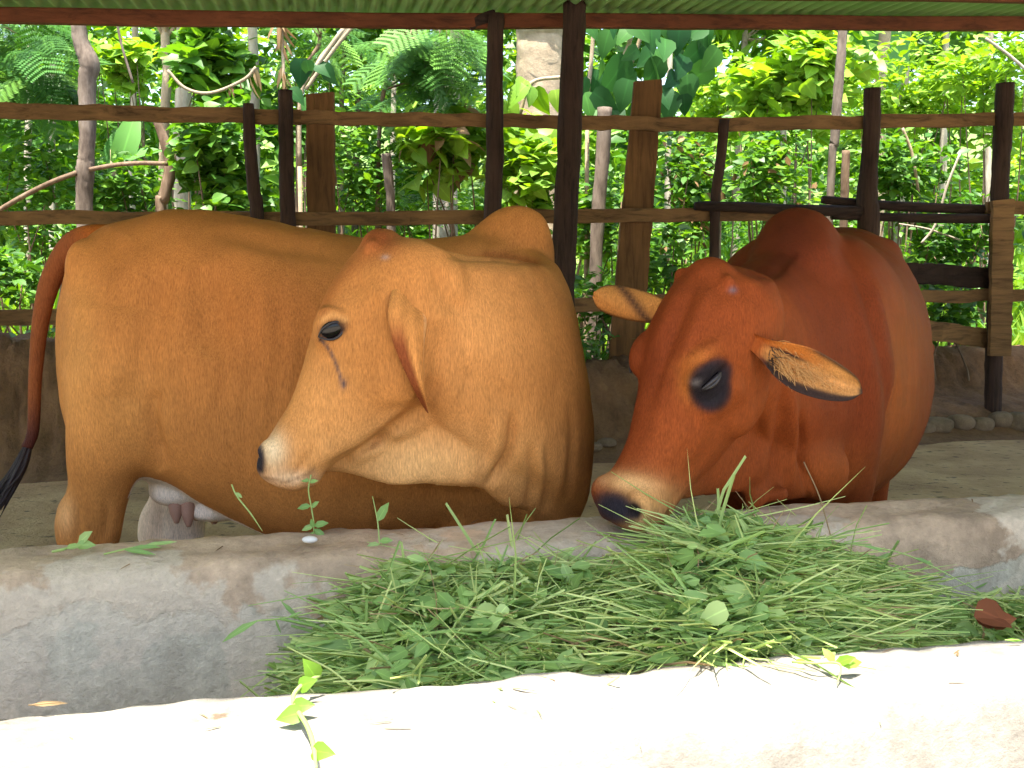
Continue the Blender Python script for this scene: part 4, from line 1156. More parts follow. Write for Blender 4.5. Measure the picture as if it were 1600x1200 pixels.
    def cols(u, v, inner):
        if inner:
            hairs = .75 + .35 * (.5 + .5 * math.sin(u * 26 + v * 9)) * (.5 + .5 * math.cos(v * 11))
            c = np.array(srgb(190, 132, 74)) * hairs
            k = np.clip((-.28 - v) / .12, 0, 1) * np.clip((.75 - u) / .2, 0, 1)             # folded upper edge
            c = c * (1 - k) + np.array(srgb(170, 98, 42)) * k
            k = math.exp(-((v + .30) / .09) ** 2) * np.clip((u - .22) / .1, 0, 1) * np.clip((.62 - u) / .1, 0, 1)
            c = c * (1 - k) + np.array(BLACK_SKIN) * k
            k = max(np.clip((v - .42) / .2, 0, 1) * np.clip((u - .15) / .12, 0, 1), np.clip((u - .93) / .05, 0, 1)) * .95
            k = max(k, np.clip((-v - .7) / .2, 0, 1) * np.clip((u - .5) / .12, 0, 1) * .8)
            c = c * (1 - k) + np.array(BLACK_SKIN) * k
            k2 = np.clip((.20 - u) / .12, 0, 1) * np.clip((v + .1) / .3, 0, 1)
            c = c * (1 - k2) + np.array(srgb(92, 56, 34)) * k2
            k3 = np.clip((.36 - u) / .16, 0, 1)
            return c * (1 - k3) + np.array(srgb(134, 64, 24)) * k3
        c = np.array(srgb(184, 118, 58))
        k = math.exp(-((u - .42 + v * .2) / .07) ** 2) * .85
        k = max(k, np.clip((abs(v) - .8) / .15, 0, 1) * .7)
        return c * (1 - k) + np.array(BLACK_SKIN) * k
    nrm = np.array([-.25, -1.0, .05])
    earl = ear_mesh("ear", [P(1150, 515, 2.475), P(1176, 533, 2.452), P(1197, 546, 2.452), P(1217, 557, 2.452), P(1250, 574, 2.445), P(1290, 592, 2.44), P(1328, 606, 2.44), P(1346, 612, 2.44)], [nrm] * 8, [.020, .027, .038, .050, .061, .054, .034, .006], [1.5, 1.5, 1.35, 1.15, .95, .9, .9, .9], MAT_COAT, root, cols, .012, 40, 21)
    rg = np.random.RandomState(5)
    ht, hd_ = [], []
    for k in range(320):
        u = rg.beta(1.2, 1.6); x = 1200 + 132 * u; y = 552 + 55 * u + (rg.normal() * 13 + 5) * (1 - .6 * u)
        p0 = P(x, y, 2.447 - .008 * rg.rand())
        d = np.array([rg.normal() * .5 + .35, -.45 - .3 * rg.rand(), -.45 + rg.normal() * .4]); d /= np.linalg.norm(d)
        l = rg.uniform(.016, .036) * (1.15 - .6 * u)
        (hd_ if u < .05 else ht).append(tube([p0, p0 + d * l * .5, p0 + d * l + np.array([.3, 0, -.5]) * l * .4], [.0009, .0007, .0002], 4, 2))
    v, f = merge(ht); mesh_obj("ear_hair", v, f, MAT_EARHAIR, earl, True)
    v, f = merge(hd_); mesh_obj("ear_hair", v, f, MAT_SWITCH, earl, True)
    bk = np.array([.35, .75, -.2])
    ear_mesh("ear", [P(1060, 492, 2.68), P(1028, 484, 2.70), P(995, 476, 2.72), P(962, 468, 2.73), P(938, 463, 2.74), P(927, 460, 2.745)], [bk] * 6, [.03, .042, .048, .046, .034, .008], [1.2, 1.1, .9, .8, .8, .8], MAT_COAT, root, cols)
    tp = [pt(1.62, -.02, 1.27), pt(1.71, -.03, 1.24), pt(1.76, -.03, 1.1), pt(1.77, .01, .85), pt(1.76, .02, .6)]
    v, f = tube(tp, [.045, .042, .032, .022, .016], 14, 6)
    t = mesh_obj("tail", v, f, MAT_COAT, root, True)
    at = t.data.attributes.new("coat", 'FLOAT_COLOR', 'POINT'); at.data.foreach_set("color", np.tile(np.array([*RED, 1.0], np.float32), (len(v), 1)).ravel())
    for sg in (-1, 1):
        hoof(root, pt(.27, sg * .16, 0.0), -a); hoof(root, pt(1.53, sg * .165, 0.0), -a)
    return root
MAT_EARHAIR = gloss_material("ear_hair", srgb(196, 146, 88), 0.6, 0.2)
MAT_LID = gloss_material("eyelid_skin", (0.018, 0.013, 0.013), 0.45, 0.4)
MAT_SWITCH = gloss_material("tail_hair", (0.022, 0.012, 0.010), 0.5, 0.3)
build_tan_cow()
build_red_cow()
# ------------------------------------------------------------------ plants
def leaf_material(name, dark, mid, light, trans=.38, rough=.45, spec=.35):
    m, nt, b = new_mat(name)
    L = nt.links
    at = N(nt, "ShaderNodeAttribute", attribute_name="leaf")
    sp = N(nt, "ShaderNodeSeparateColor"); L.new(at.outputs["Color"], sp.inputs[0])
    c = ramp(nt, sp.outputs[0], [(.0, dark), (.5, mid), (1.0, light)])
    # midrib: paler line along the leaf
    r = ramp(nt, sp.outputs[1], [(.0, 1.35), (.12, 1.0), (1.0, .95)])
    mx = N(nt, "ShaderNodeMix", data_type='RGBA', blend_type='MULTIPLY'); mx.inputs[0].default_value = 1; L.new(c.outputs[0], mx.inputs[6]); L.new(r.outputs[0], mx.inputs[7])
    L.new(mx.outputs[2], b.inputs["Base Color"])
    b.inputs["Roughness"].default_value = rough; b.inputs["Specular IOR Level"].default_value = spec
    tr = N(nt, "ShaderNodeBsdfTranslucent")
    hs = N(nt, "ShaderNodeHueSaturation"); hs.inputs["Hue"].default_value = .485; hs.inputs["Saturation"].default_value = 1.1; hs.inputs["Value"].default_value = 1.6; L.new(mx.outputs[2], hs.inputs["Color"])
    L.new(hs.outputs[0], tr.inputs[0])
    ms = N(nt, "ShaderNodeMixShader"); ms.inputs[0].default_value = trans
    L.new(b.outputs[0], ms.inputs[1]); L.new(tr.outputs[0], ms.inputs[2])
    L.new(ms.outputs[0], nt.nodes["Material Output"].inputs[0])
    return m
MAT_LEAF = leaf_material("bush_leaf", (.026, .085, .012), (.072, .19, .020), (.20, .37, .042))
MAT_LEAF_SUN = leaf_material("sun_tinted_leaf", (.07, .16, .016), (.16, .31, .03), (.30, .46, .06))  # paler copy of the bush leaf, sunlight put into its colour
MAT_FERN = leaf_material("feathery_leaf", (.024, .085, .014), (.05, .15, .022), (.13, .27, .04), .3)
MAT_HEART = leaf_material("heart_leaf", (.012, .052, .016), (.024, .088, .022), (.06, .17, .03), .35, .5, .15)
MAT_BANANA = leaf_material("banana_leaf", (.07, .20, .05), (.10, .27, .06), (.15, .34, .07), .4)
MAT_DRY = leaf_material("dry_leaf", srgb(98, 74, 50), srgb(138, 112, 80), srgb(172, 148, 108), .2, .8, .1)
MAT_FOD = leaf_material("fodder_grass", (.13, .22, .055), (.25, .38, .10), (.52, .58, .21), .25, .5, .3)
MAT_FODLEAF = leaf_material("fodder_leaf", (.12, .21, .055), (.21, .34, .09), (.38, .49, .17), .25, .5, .3)
def bark_material(name, base, dark, pale, ring=0.0, scale=1.0):
    m, nt, b = new_mat(name)
    L = nt.links
    g = N(nt, "ShaderNodeNewGeometry")
    mp = N(nt, "ShaderNodeMapping"); mp.inputs["Scale"].default_value = (9 * scale, 9 * scale, 2.5 * scale if not ring else 9 * scale); L.new(g.outputs["Position"], mp.inputs[0])
    n1 = N(nt, "ShaderNodeTexNoise", Scale=1.5, Detail=8.0, Roughness=.7); L.new(mp.outputs[0], n1.inputs["Vector"])
    n2 = N(nt, "ShaderNodeTexNoise", Scale=2.0, Detail=4.0); L.new(g.outputs["Position"], n2.inputs["Vector"])
    c = ramp(nt, n1.outputs[0], [(.3, dark), (.5, base), (.72, pale)])
    k = N(nt, "ShaderNodeMapRange"); k.inputs[1].default_value = .3; k.inputs[2].default_value = .7; k.inputs[3].default_value = .75; k.inputs[4].default_value = 1.2; L.new(n2.outputs[0], k.inputs[0])
    hs = N(nt, "ShaderNodeHueSaturation"); L.new(c.outputs[0], hs.inputs["Color"]); L.new(k.outputs[0], hs.inputs["Value"])
    L.new(hs.outputs[0], b.inputs["Base Color"]); b.inputs["Roughness"].default_value = .9; b.inputs["Specular IOR Level"].default_value = .15
    bp = N(nt, "ShaderNodeBump", Strength=.8, Distance=.015); L.new(n1.outputs[0], bp.inputs["Height"]); L.new(bp.outputs[0], b.inputs["Normal"])
    return m
BARK_GREY = bark_material("grey_bark", (.145, .112, .086), (.06, .045, .036), (.22, .18, .145))
BARK_PALE = bark_material("pale_bark", (.36, .31, .24), (.19, .155, .115), (.48, .43, .35))
BARK_TAN = bark_material("tan_bark", (.32, .25, .165), (.24, .185, .12), (.40, .325, .225), 1, .7)
BARK_BROWN = bark_material("brown_bark", (.17, .115, .075), (.085, .055, .035), (.26, .19, .13))
BARK_PALM = bark_material("palm_bark", (.31, .255, .205), (.16, .125, .095), (.40, .34, .28), 1)

# leaf templates: x along the leaf (0..1), y across, z up; second column group = colour data (distance from midrib)
def tmpl(outline_half, fold=.18, droop=.15):
    """outline_half: (x, halfwidth) from base to tip -> midrib strip left + right"""
    V, M, F = [], [], []
    n = len(outline_half)
    for x, w in outline_half:
        z = -droop * x * x
        V += [(x, 0, z), (x, w, z + fold * w), (x, -w, z + fold * w)]; M += [0, 1, 1]
    for i in range(n - 1):
        a, b = 3 * i, 3 * (i + 1)
        F += [(a, b, b + 1, a + 1), (a, a + 2, b + 2, b)]
    return np.array(V, float), np.array(M, float), np.array(F, int)
T_OVAL = tmpl([(0, .02), (.3, .24), (.65, .22), (1, .01)])
T_HEART = tmpl([(-.12, .22), (.06, .40), (.35, .42), (.7, .22), (1, .01)], .15, .25)
T_LANCE = tmpl([(0, .015), (.35, .085), (.75, .06), (1, .005)], .2, .3)
T_CLUMP = tmpl([(0, .1), (.45, .36), (1, .02)], .3, .3)
T_BANANA = tmpl([(0, .02), (.08, .16), (.3, .22), (.6, .21), (.85, .14), (1, .02)], .25, .45)
T_LEAFLET = (np.array([(0, 0, 0), (.5, .16, 0), (1, 0, 0), (.5, -.16, 0)], float), np.array([0, 1, 0, 1.]), np.array([(0, 3, 2, 1)]))
def rot_frames(dirs, ups):
    d = dirs / (np.linalg.norm(dirs, axis=1, keepdims=True) + 1e-9)
    s = np.cross(ups, d); s /= (np.linalg.norm(s, axis=1, keepdims=True) + 1e-9)
    u = np.cross(d, s)
    return d, s, u
def leaf_mesh(pos, dirs, ups, size, T, shade):
    tv, tm, tf = T
    d, s, u = rot_frames(dirs, ups)
    n, k = len(pos), len(tv)
    V = pos[:, None, :] + size[:, None, None] * (tv[None, :, 0:1] * d[:, None, :] + tv[None, :, 1:2] * s[:, None, :] + tv[None, :, 2:3] * u[:, None, :])
    F = (tf[None, :, :] + (np.arange(n) * k)[:, None, None]).reshape(-1, tf.shape[1])
    C = np.zeros((n, k, 4)); C[:, :, 0] = shade[:, None]; C[:, :, 1] = tm[None, :]; C[:, :, 3] = 1
    return V.reshape(-1, 3), F, C.reshape(-1, 4)
def join_leaves(lst):
    V, F, C, o = [], [], [], 0
    for v, f, c in lst:
        V.append(v); F.append(f + o); C.append(c); o += len(v)
    return np.vstack(V), np.vstack(F), np.vstack(C)
def scatter(rng, centres, radii, n, size, T, out=None, flat=.55, sun_tint=.0, droop=.0, shell=.45):
    """leaves through several ellipsoidal clumps; centres (k,3), radii (k,3)"""
    centres, radii = np.asarray(centres, float), np.asarray(radii, float)
    k = rng.randint(0, len(centres), n)
    v = rng.normal(size=(n, 3)); v /= np.linalg.norm(v, axis=1, keepdims=True)
    rad = shell + (1 - shell) * rng.rand(n) ** .6
    pos = centres[k] + v * radii[k] * rad[:, None]
    az = rng.rand(n) * 6.283
    dirs = np.stack([np.cos(az), np.sin(az), rng.normal(size=n) * .35 - droop], 1) + v * .5
    ups = np.stack([rng.normal(size=n) * flat, rng.normal(size=n) * flat - .25, np.ones(n)], 1)
    shade = np.clip(rng.beta(2, 2, n) * .8 + sun_tint + .25 * (k % 5) / 5 - .05, 0, 1)
    return leaf_mesh(pos, dirs, ups, size * rng.uniform(.6, 1.35, n), T, shade)
def clumps(rng, c, r, n, spread=.75, cr=.38):
    v = rng.normal(size=(n, 3)); v /= np.linalg.norm(v, axis=1, keepdims=True)
    v *= (rng.rand(n) ** .45)[:, None] * spread
    cs = np.asarray(c) + v * np.asarray(r)
    rs = np.asarray(r) * (cr * rng.uniform(.6, 1.3, n))[:, None]
    return cs, rs
def twigs(root, targets, r0, seed):
    """stems fanning from a root point to clump centres"""
    parts = []
    rng = np.random.RandomState(seed)
    for t in targets:
        mid = (np.asarray(root) + t) / 2 + rng.normal(size=3) * .12
        parts.append(tube([root, mid, t], [r0, r0 * .7, r0 * .25], 6, 4))
    return merge(parts)
def shrub(px, py, Y, rx, rz, n, size, T, mat, label, seed, sun_tint=0.0, name="shrub", ncl=16, dry=0, group="shrubs beyond the fence"):
    rng = np.random.RandomState(seed)
    c = P(px, py, Y)
    z0 = float(terrain_z(c[0], Y))
    root = empty(name, (c[0], Y, z0), label, "shrub", group)
    cs, rs = clumps(rng, c, (rx, min(rx, .8), rz), ncl)
    v, f, col = scatter(rng, cs, rs, n, size, T, sun_tint=sun_tint)
    fast_mesh("foliage", v, f, mat, root, True, {"leaf": col})
    v, f = twigs(np.array([c[0], Y, z0]), cs[::2], .014, seed)
    mesh_obj("stem", v, f, BARK_BROWN, root, True)
    if dry:
        v, f, col = scatter(rng, cs, rs, dry, size * 1.1, T, droop=.8)
        fast_mesh("dry_foliage", v, f, MAT_DRY, root, True, {"leaf": col})
    return root
def tree(trunk_px, Y, widths, bark, label, seed, crown=None, mat=None, n=1200, size=.16, T=T_OVAL, name="tree", ground=True, cat="tree", sun_tint=0., limbs=3, ncl=18, cr=.38, group=None):
    """trunk through picture points at distance Y; crown = (centre xyz, radii)"""
    rng = np.random.RandomState(seed)
    P3 = [P(x, y, Y) for x, y in trunk_px]; rr = [w / 2 * Y / FPX for w in widths]
    z0 = float(terrain_z(P3[-1][0], Y))
    base = np.array([P3[-1][0] + (P3[-1][0] - P3[0][0]) * .15, Y, z0 - .05])
    P3.append(base); rr.append(rr[-1] * 1.25)
    root = empty(name, (base[0], Y, z0), label, cat, group)
    top = P3[0]
    if crown is not None:
        cc, cr_ = np.asarray(crown[0], float), np.asarray(crown[1], float)
        P3.insert(0, top + (cc - top) * .6); rr.insert(0, rr[0] * .6)
    o = pole("trunk", P3, rr, bark, root, seed, 14)
    if crown is not None:
        cs, rs = clumps(rng, cc, cr_, ncl, .8, cr)
        v, f, col = scatter(rng, cs, rs, n, size, T, sun_tint=sun_tint)
        fast_mesh("crown", v, f, mat, root, True, {"leaf": col})
        lp = [tube([top, (top + c) / 2 + rng.normal(size=3) * .15, c], [rr[1] * .5, rr[1] * .3, .008], 7, 4) for c in cs[:limbs * 2]]
        v, f = merge(lp); mesh_obj("limb", v, f, bark, root, True)
    return root

# --- woodland far behind and undergrowth: uncountable masses
rng = np.random.RandomState(21)
cs, rs = [], []
for k in range(520):
    Y = rng.uniform(16, 36); x = rng.uniform(-1, 1) * (Y * .62 + 1)
    z = rng.uniform(.6, 1.35 + Y * .29)
    z = max(z, float(terrain_z(x, Y)) + .2)
    cs.append((x, Y, z)); s = rng.uniform(.5, 1.3); rs.append((s, s, s * .8))
lv = [scatter(rng, cs[:360], rs[:360], 46000, .26, T_CLUMP, sun_tint=-.05), ]
v, f, c = join_leaves(lv)
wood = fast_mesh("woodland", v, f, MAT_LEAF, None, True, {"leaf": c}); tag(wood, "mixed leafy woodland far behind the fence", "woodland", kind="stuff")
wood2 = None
v, f, c = scatter(rng, cs[360:], rs[360:], 20000, .26, T_CLUMP, sun_tint=.1)
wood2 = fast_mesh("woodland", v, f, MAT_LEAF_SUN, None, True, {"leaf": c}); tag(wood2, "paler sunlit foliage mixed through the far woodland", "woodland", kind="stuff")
cs, rs = [], []
for k in range(150):
    Y = rng.uniform(9.3, 15); x = rng.uniform(-1, 1) * (Y * .58 + .6)
    z = float(terrain_z(x, Y)) + rng.uniform(.05, .75 + (Y - 9.3) * .16)
    cs.append((x, Y, z)); s = rng.uniform(.22, .5); rs.append((s, s, s * .8))
v, f, c = join_leaves([scatter(rng, cs, rs, 12000, .085, T_OVAL), scatter(rng, cs[::2], rs[::2], 5000, .16, T_LANCE, droop=.2)])
ug = fast_mesh("undergrowth", v, f, MAT_LEAF, None, True, {"leaf": c}); tag(ug, "tangled low green undergrowth growing behind the fence", "undergrowth", kind="stuff")
n = 9000                                                          # tall grass on the slope
Y = rng.uniform(9.6, 20, n); x = rng.uniform(-1, 1, n) * (Y * .55 + .5)
pos = np.stack([x, Y, terrain_z(x, Y) - .02], 1)
dirs = np.stack([rng.normal(size=n) * .35, rng.normal(size=n) * .35, np.ones(n)], 1); ups = np.stack([rng.normal(size=n), rng.normal(size=n), np.zeros(n) + .01], 1)
v, f, c = leaf_mesh(pos, dirs, ups, rng.uniform(.3, .8, n), T_LANCE, np.clip(rng.beta(2, 2, n) + .15, 0, 1))
gr = fast_mesh("tall_grass", v, f, MAT_LEAF_SUN, None, True, {"leaf": c}); tag(gr, "sunlit tall grass on the rising slope behind", "grass", kind="stuff")

cs, rs = [], []                                                   # weeds on top of the earth bank
for k in range(90):
    px = rng.uniform(-200, 1230); Yb = fence_y(px) + rng.uniform(.0, .5)
    c = P(px, 600, Yb); cs.append((c[0], Yb, .55 * np.interp(px, [0, 900, 1300, 1700], [1.55, 1.12, 1.1, 1.1]) + rng.uniform(-.02, .12))); rs.append((.16, .12, .09))
v, f, c = join_leaves([scatter(rng, cs, rs, 2200, .055, T_OVAL), scatter(rng, cs, rs, 700, .16, T_LANCE, droop=.1)])
wd = fast_mesh("weeds", v, f, MAT_LEAF, None, True, {"leaf": c}); tag(wd, "small weeds along the top of the earth bank under the rails", "weeds", kind="stuff")
# --- shrubs one can tell apart
S = shrub
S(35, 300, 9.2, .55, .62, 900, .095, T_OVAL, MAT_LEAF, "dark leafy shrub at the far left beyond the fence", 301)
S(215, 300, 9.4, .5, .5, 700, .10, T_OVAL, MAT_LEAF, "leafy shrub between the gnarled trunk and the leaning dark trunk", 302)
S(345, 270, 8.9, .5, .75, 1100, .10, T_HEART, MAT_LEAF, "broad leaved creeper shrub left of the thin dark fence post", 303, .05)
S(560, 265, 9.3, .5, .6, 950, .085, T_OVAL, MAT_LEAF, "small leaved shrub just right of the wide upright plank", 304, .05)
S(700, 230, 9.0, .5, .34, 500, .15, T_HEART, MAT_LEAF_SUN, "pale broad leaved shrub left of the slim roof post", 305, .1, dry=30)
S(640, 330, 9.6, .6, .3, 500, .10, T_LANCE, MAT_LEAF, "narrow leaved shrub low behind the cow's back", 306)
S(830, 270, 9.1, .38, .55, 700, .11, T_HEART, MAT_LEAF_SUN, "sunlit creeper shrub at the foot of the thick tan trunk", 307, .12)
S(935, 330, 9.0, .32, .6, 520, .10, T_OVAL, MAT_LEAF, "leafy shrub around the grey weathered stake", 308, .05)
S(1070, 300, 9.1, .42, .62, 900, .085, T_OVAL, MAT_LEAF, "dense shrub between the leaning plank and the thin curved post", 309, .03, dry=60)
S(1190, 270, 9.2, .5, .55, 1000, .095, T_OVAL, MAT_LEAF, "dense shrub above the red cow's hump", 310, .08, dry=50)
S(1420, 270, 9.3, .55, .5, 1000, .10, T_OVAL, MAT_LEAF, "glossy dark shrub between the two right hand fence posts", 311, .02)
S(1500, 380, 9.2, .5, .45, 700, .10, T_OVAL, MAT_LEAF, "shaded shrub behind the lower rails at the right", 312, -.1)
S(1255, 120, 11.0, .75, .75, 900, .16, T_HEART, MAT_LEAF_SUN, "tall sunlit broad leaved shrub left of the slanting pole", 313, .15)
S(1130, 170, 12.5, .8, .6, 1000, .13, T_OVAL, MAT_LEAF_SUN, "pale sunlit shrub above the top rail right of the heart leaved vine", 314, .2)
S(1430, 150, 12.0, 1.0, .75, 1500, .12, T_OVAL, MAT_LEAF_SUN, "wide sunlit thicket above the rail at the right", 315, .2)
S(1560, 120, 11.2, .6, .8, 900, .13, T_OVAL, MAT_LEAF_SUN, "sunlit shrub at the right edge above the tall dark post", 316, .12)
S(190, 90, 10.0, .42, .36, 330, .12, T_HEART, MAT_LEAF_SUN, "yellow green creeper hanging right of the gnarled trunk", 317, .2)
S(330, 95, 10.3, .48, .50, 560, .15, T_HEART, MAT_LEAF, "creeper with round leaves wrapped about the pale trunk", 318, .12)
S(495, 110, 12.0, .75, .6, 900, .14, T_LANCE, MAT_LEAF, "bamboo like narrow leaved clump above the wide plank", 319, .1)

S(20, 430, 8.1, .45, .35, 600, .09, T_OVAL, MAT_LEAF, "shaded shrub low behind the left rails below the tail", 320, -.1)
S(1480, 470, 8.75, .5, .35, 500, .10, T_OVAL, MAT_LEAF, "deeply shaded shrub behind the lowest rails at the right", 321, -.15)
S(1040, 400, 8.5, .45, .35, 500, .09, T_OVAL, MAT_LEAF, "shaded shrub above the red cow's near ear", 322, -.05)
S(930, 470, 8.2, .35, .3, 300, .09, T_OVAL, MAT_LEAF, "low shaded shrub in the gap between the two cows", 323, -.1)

# --- trees
TR = tree
TR([(122, 38), (128, 70), (140, 100), (136, 130), (137, 200), (135, 240), (133, 270), (133, 355)], 8.7, [22, 24, 30, 26, 25, 24, 27, 25], BARK_GREY, "gnarled grey dead trunk with knots behind the left rail", 401)
TR([(288, -20), (289, 60), (287, 130), (284, 260), (286, 400)], 12.5, [24, 25, 25, 26, 27], BARK_PALE, "pale sunlit straight trunk behind the round leaved creeper", 402, ((P(280, -250, 12.5)), (2.0, 1.6, 1.4)), MAT_LEAF, 1400, .2)
TR([(322, -20), (324, 70), (322, 140), (318, 300)], 10.6, [13, 14, 14, 15], BARK_BROWN, "slim brown trunk just right of the pale straight trunk", 403, (P(340, -200, 10.6), (1.2, 1.2, .8)), MAT_LEAF, 700, .15)
TR([(392, -20), (396, 80), (398, 160), (399, 330)], 12.0, [13, 15, 15, 16], BARK_PALE, "slim pale trunk above the thin dark fence post", 404, (P(400, -230, 12), (1.4, 1.3, 1.0)), MAT_LEAF, 900, .18)
TR([(240, 175), (262, 235), (266, 265), (256, 310), (252, 340)], 9.1, [12, 17, 19, 18, 17], BARK_BROWN, "short dark leaning trunk below the left top rail", 405)
TR([(718, -20), (714, 60), (708, 120), (704, 175), (700, 300)], 13.0, [20, 22, 25, 28, 30], BARK_PALM, "ringed pale palm trunk left of the slim roof post", 406, (P(725, -260, 13), (1.6, 1.6, .9)), MAT_LEAF, 700, .3, T_LANCE)
TR([(686, -20), (684, 90), (683, 170), (682, 300)], 11.5, [9, 10, 10, 11], BARK_PALE, "thin pale stem beside the ringed palm trunk", 407, (P(680, -220, 11.5), (1.1, 1.1, .7)), MAT_FERN, 700, .14)
TR([(846, -40), (846, 60), (846, 150), (844, 260), (842, 380)], 10.8, [74, 75, 77, 82, 90], BARK_TAN, "thick tan smooth trunk behind the main shed post", 408, (P(840, -520, 12.6), (2.2, 1.2, 1.2)), MAT_LEAF, 900, .2, limbs=3)
TR([(1319, -20), (1316, 60), (1309, 150), (1304, 220), (1299, 272)], 9.6, [14, 14, 15, 14, 12], BARK_GREY, "slanting grey pole like trunk above the top rail at the right", 409)
TR([(1164, 60), (1161, 100), (1157, 145), (1152, 300)], 16.0, [9, 9, 10, 12], BARK_PALM, "small far palm trunk in the sunlit greenery", 410, (P(1166, 20, 16), (.9, .9, .5)), MAT_LEAF_SUN, 160, .6, T_LANCE)
TR([(1388, -10), (1382, 60), (1376, 120), (1374, 260)], 14.0, [18, 18, 16, 18], BARK_TAN, "yellowish banana stem among the sunlit leaves at the right", 411, (P(1392, -120, 14), (1.2, 1.2, .8)), MAT_BANANA, 26, 1.3, T_BANANA)
TR([(1418, 30), (1414, 80), (1410, 220)], 17.0, [14, 14, 15], BARK_PALE, "pale far trunk right of the banana stem", 412, (P(1420, -140, 17), (1.6, 1.5, 1.0)), MAT_LEAF_SUN, 600, .25)
TR([(945, 168), (942, 240), (935, 330), (930, 450)], 8.75, [22, 22, 21, 20], BARK_GREY, "grey weathered stake with a sawn top left of the leaning plank", 413, name="stake", cat="stake")
TR([(603, 240), (608, 290), (611, 340)], 8.9, [15, 15, 14], BARK_GREY, "short dead stump with dry leaves between the wide plank and slim roof post", 414, name="stump", cat="stump")
TR([(1322, 235), (1320, 290), (1318, 350)], 8.7, [12, 13, 13], BARK_BROWN, "short dark stake beside the slanting pole", 415, name="stake", cat="stake")
TR([(258, 60), (262, 110), (258, 170), (255, 330)], 11.6, [13, 15, 14, 15], BARK_TAN, "tan stem seen through the creeper left of the pale trunk", 416, (P(250, -200, 11.6), (1.0, 1.0, .7)), MAT_LEAF, 500, .16)
TR([(75, -30), (80, 40), (83, 120), (80, 300)], 13.5, [9, 9, 10, 11], BARK_PALE, "thin pale stem behind the feathery leaves at the left", 417, (P(60, -220, 13.5), (1.5, 1.4, 1.0)), MAT_LEAF, 800, .18)
TR([(536, 110), (534, 150), (533, 300)], 17, [7, 8, 9], BARK_GREY, "thin grey far trunk above the wide plank", 418, (P(540, 20, 17), (1.5, 1.4, 1.1)), MAT_LEAF, 700, .2)
TR([(565, 105), (560, 150), (555, 300)], 18, [8, 9, 10], BARK_GREY, "slanting grey far trunk under the feathery branches", 419, (P(575, 10, 18), (1.6, 1.4, 1.2)), MAT_LEAF, 700, .2)

for i, (x, Yt, w, lb) in enumerate(((615, 15.5, 7, "slim pale far trunk left of the feathery tree"), (1045, 14.5, 8, "slim pale far trunk just right of the leaning plank"), (1225, 15.0, 8, "slim pale far trunk above the red cow"), (1475, 15.5, 9, "slim pale far trunk between the two right hand posts"), (208, 14.0, 9, "slim pale far trunk above the banana plant"), (45, 15.0, 9, "slim pale far trunk at the left edge"), (1545, 14.0, 8, "slim pale far trunk near the tall dark post"))):
    TR([(x + 6, -30), (x + 3, 60), (x, 160), (x - 2, 320)], Yt, [w, w, w + 1, w + 2], BARK_PALE, lb, 430 + i, (P(x, -260, Yt + 1), (1.2, 1.0, .8)), MAT_LEAF_SUN, 350, .2)
# --- feathery (twice-pinnate) branches
def feather_leaf(base, d, up, L, shade):
    """one bipinnate leaf"""
    d = d / np.linalg.norm(d); s = np.cross(up, d); s /= np.linalg.norm(s); u = np.cross(d, s)
    pos, dr, ups, sz = [], [], [], []
    for i in range(7):
        t = .22 + .78 * i / 6
        o = base + d * L * t - u * L * .18 * t * t
        pl = L * .42 * (1 - .45 * abs(t - .5))
        for sg in (-1, 1):
            pd = s * sg * .9 + d * .45 - u * .12
            pd /= np.linalg.norm(pd)
            ls = np.cross(u, pd); ls /= np.linalg.norm(ls)
            for k in range(9):
                q = o + pd * pl * (k + .6) / 9 - u * pl * .1 * (k / 9) ** 2
                for s2 in (-1, 1):
                    pos.append(q); dr.append(ls * s2 + pd * .35); ups.append(u); sz.append(L * .13)
    n = len(pos)
    return leaf_mesh(np.array(pos), np.array(dr), np.array(ups), np.array(sz), T_LEAFLET, np.full(n, shade))
def feather_tree(stem_px, Y, regions, n, L, label, seed):
    rng = np.random.RandomState(seed)
    P3 = [P(x, y, Y) for x, y in stem_px]
    z0 = float(terrain_z(P3[-1][0], Y))
    P3.append(np.array([P3[-1][0], Y, z0]))
    root = empty("feathery_tree", (P3[-1][0], Y, z0), label, "tree", "feathery leaved trees")
    pole("trunk", P3, [.02] * (len(P3) - 1) + [.05], BARK_BROWN, root, seed)
    lv, tips = [], []
    for k in range(n):
        x0, y0, x1, y1 = regions[k % len(regions)]
        c = P(rng.uniform(x0, x1), rng.uniform(y0, y1), Y + rng.uniform(-.6, .4))
        az = rng.uniform(0, 6.28)
        d = np.array([math.cos(az), math.sin(az) * .7 - .2, -.45 + rng.normal() * .3])
        lv.append(feather_leaf(c, d, np.array([rng.normal() * .25, -.5, 1.0]), L * rng.uniform(.8, 1.2), float(np.clip(rng.beta(2, 2) + .05, 0, 1))))
        tips.append(c)
    v, f, c = join_leaves(lv)
    fast_mesh("crown", v, f, MAT_FERN, root, True, {"leaf": c})
    src = np.array(P3[:-1])
    lp = [tube([src[np.argmin(np.linalg.norm(src - t, axis=1))], (src[np.argmin(np.linalg.norm(src - t, axis=1))] + t) / 2 + np.array([0, 0, .1]), t], [.012, .008, .003], 5, 3) for t in tips[::3]]
    v, f = merge(lp); mesh_obj("limb", v, f, BARK_BROWN, root, True)
feather_tree([(760, 10), (690, 20), (640, 60), (600, 140), (590, 330)], 9.3, [(575, 30, 700, 80), (600, 60, 700, 110), (640, 30, 760, 70), (620, 110, 700, 165), (640, 30, 760, 70)], 62, .42, "feathery leaved tree drooping from under the eave at the centre", 501)
feather_tree([(-60, -30), (-30, 60), (-40, 200), (-60, 330)], 9.4, [(-40, 0, 70, 60), (-40, 40, 90, 110), (-40, 90, 80, 160)], 70, .40, "feathery leaved tree filling the upper left corner", 502)
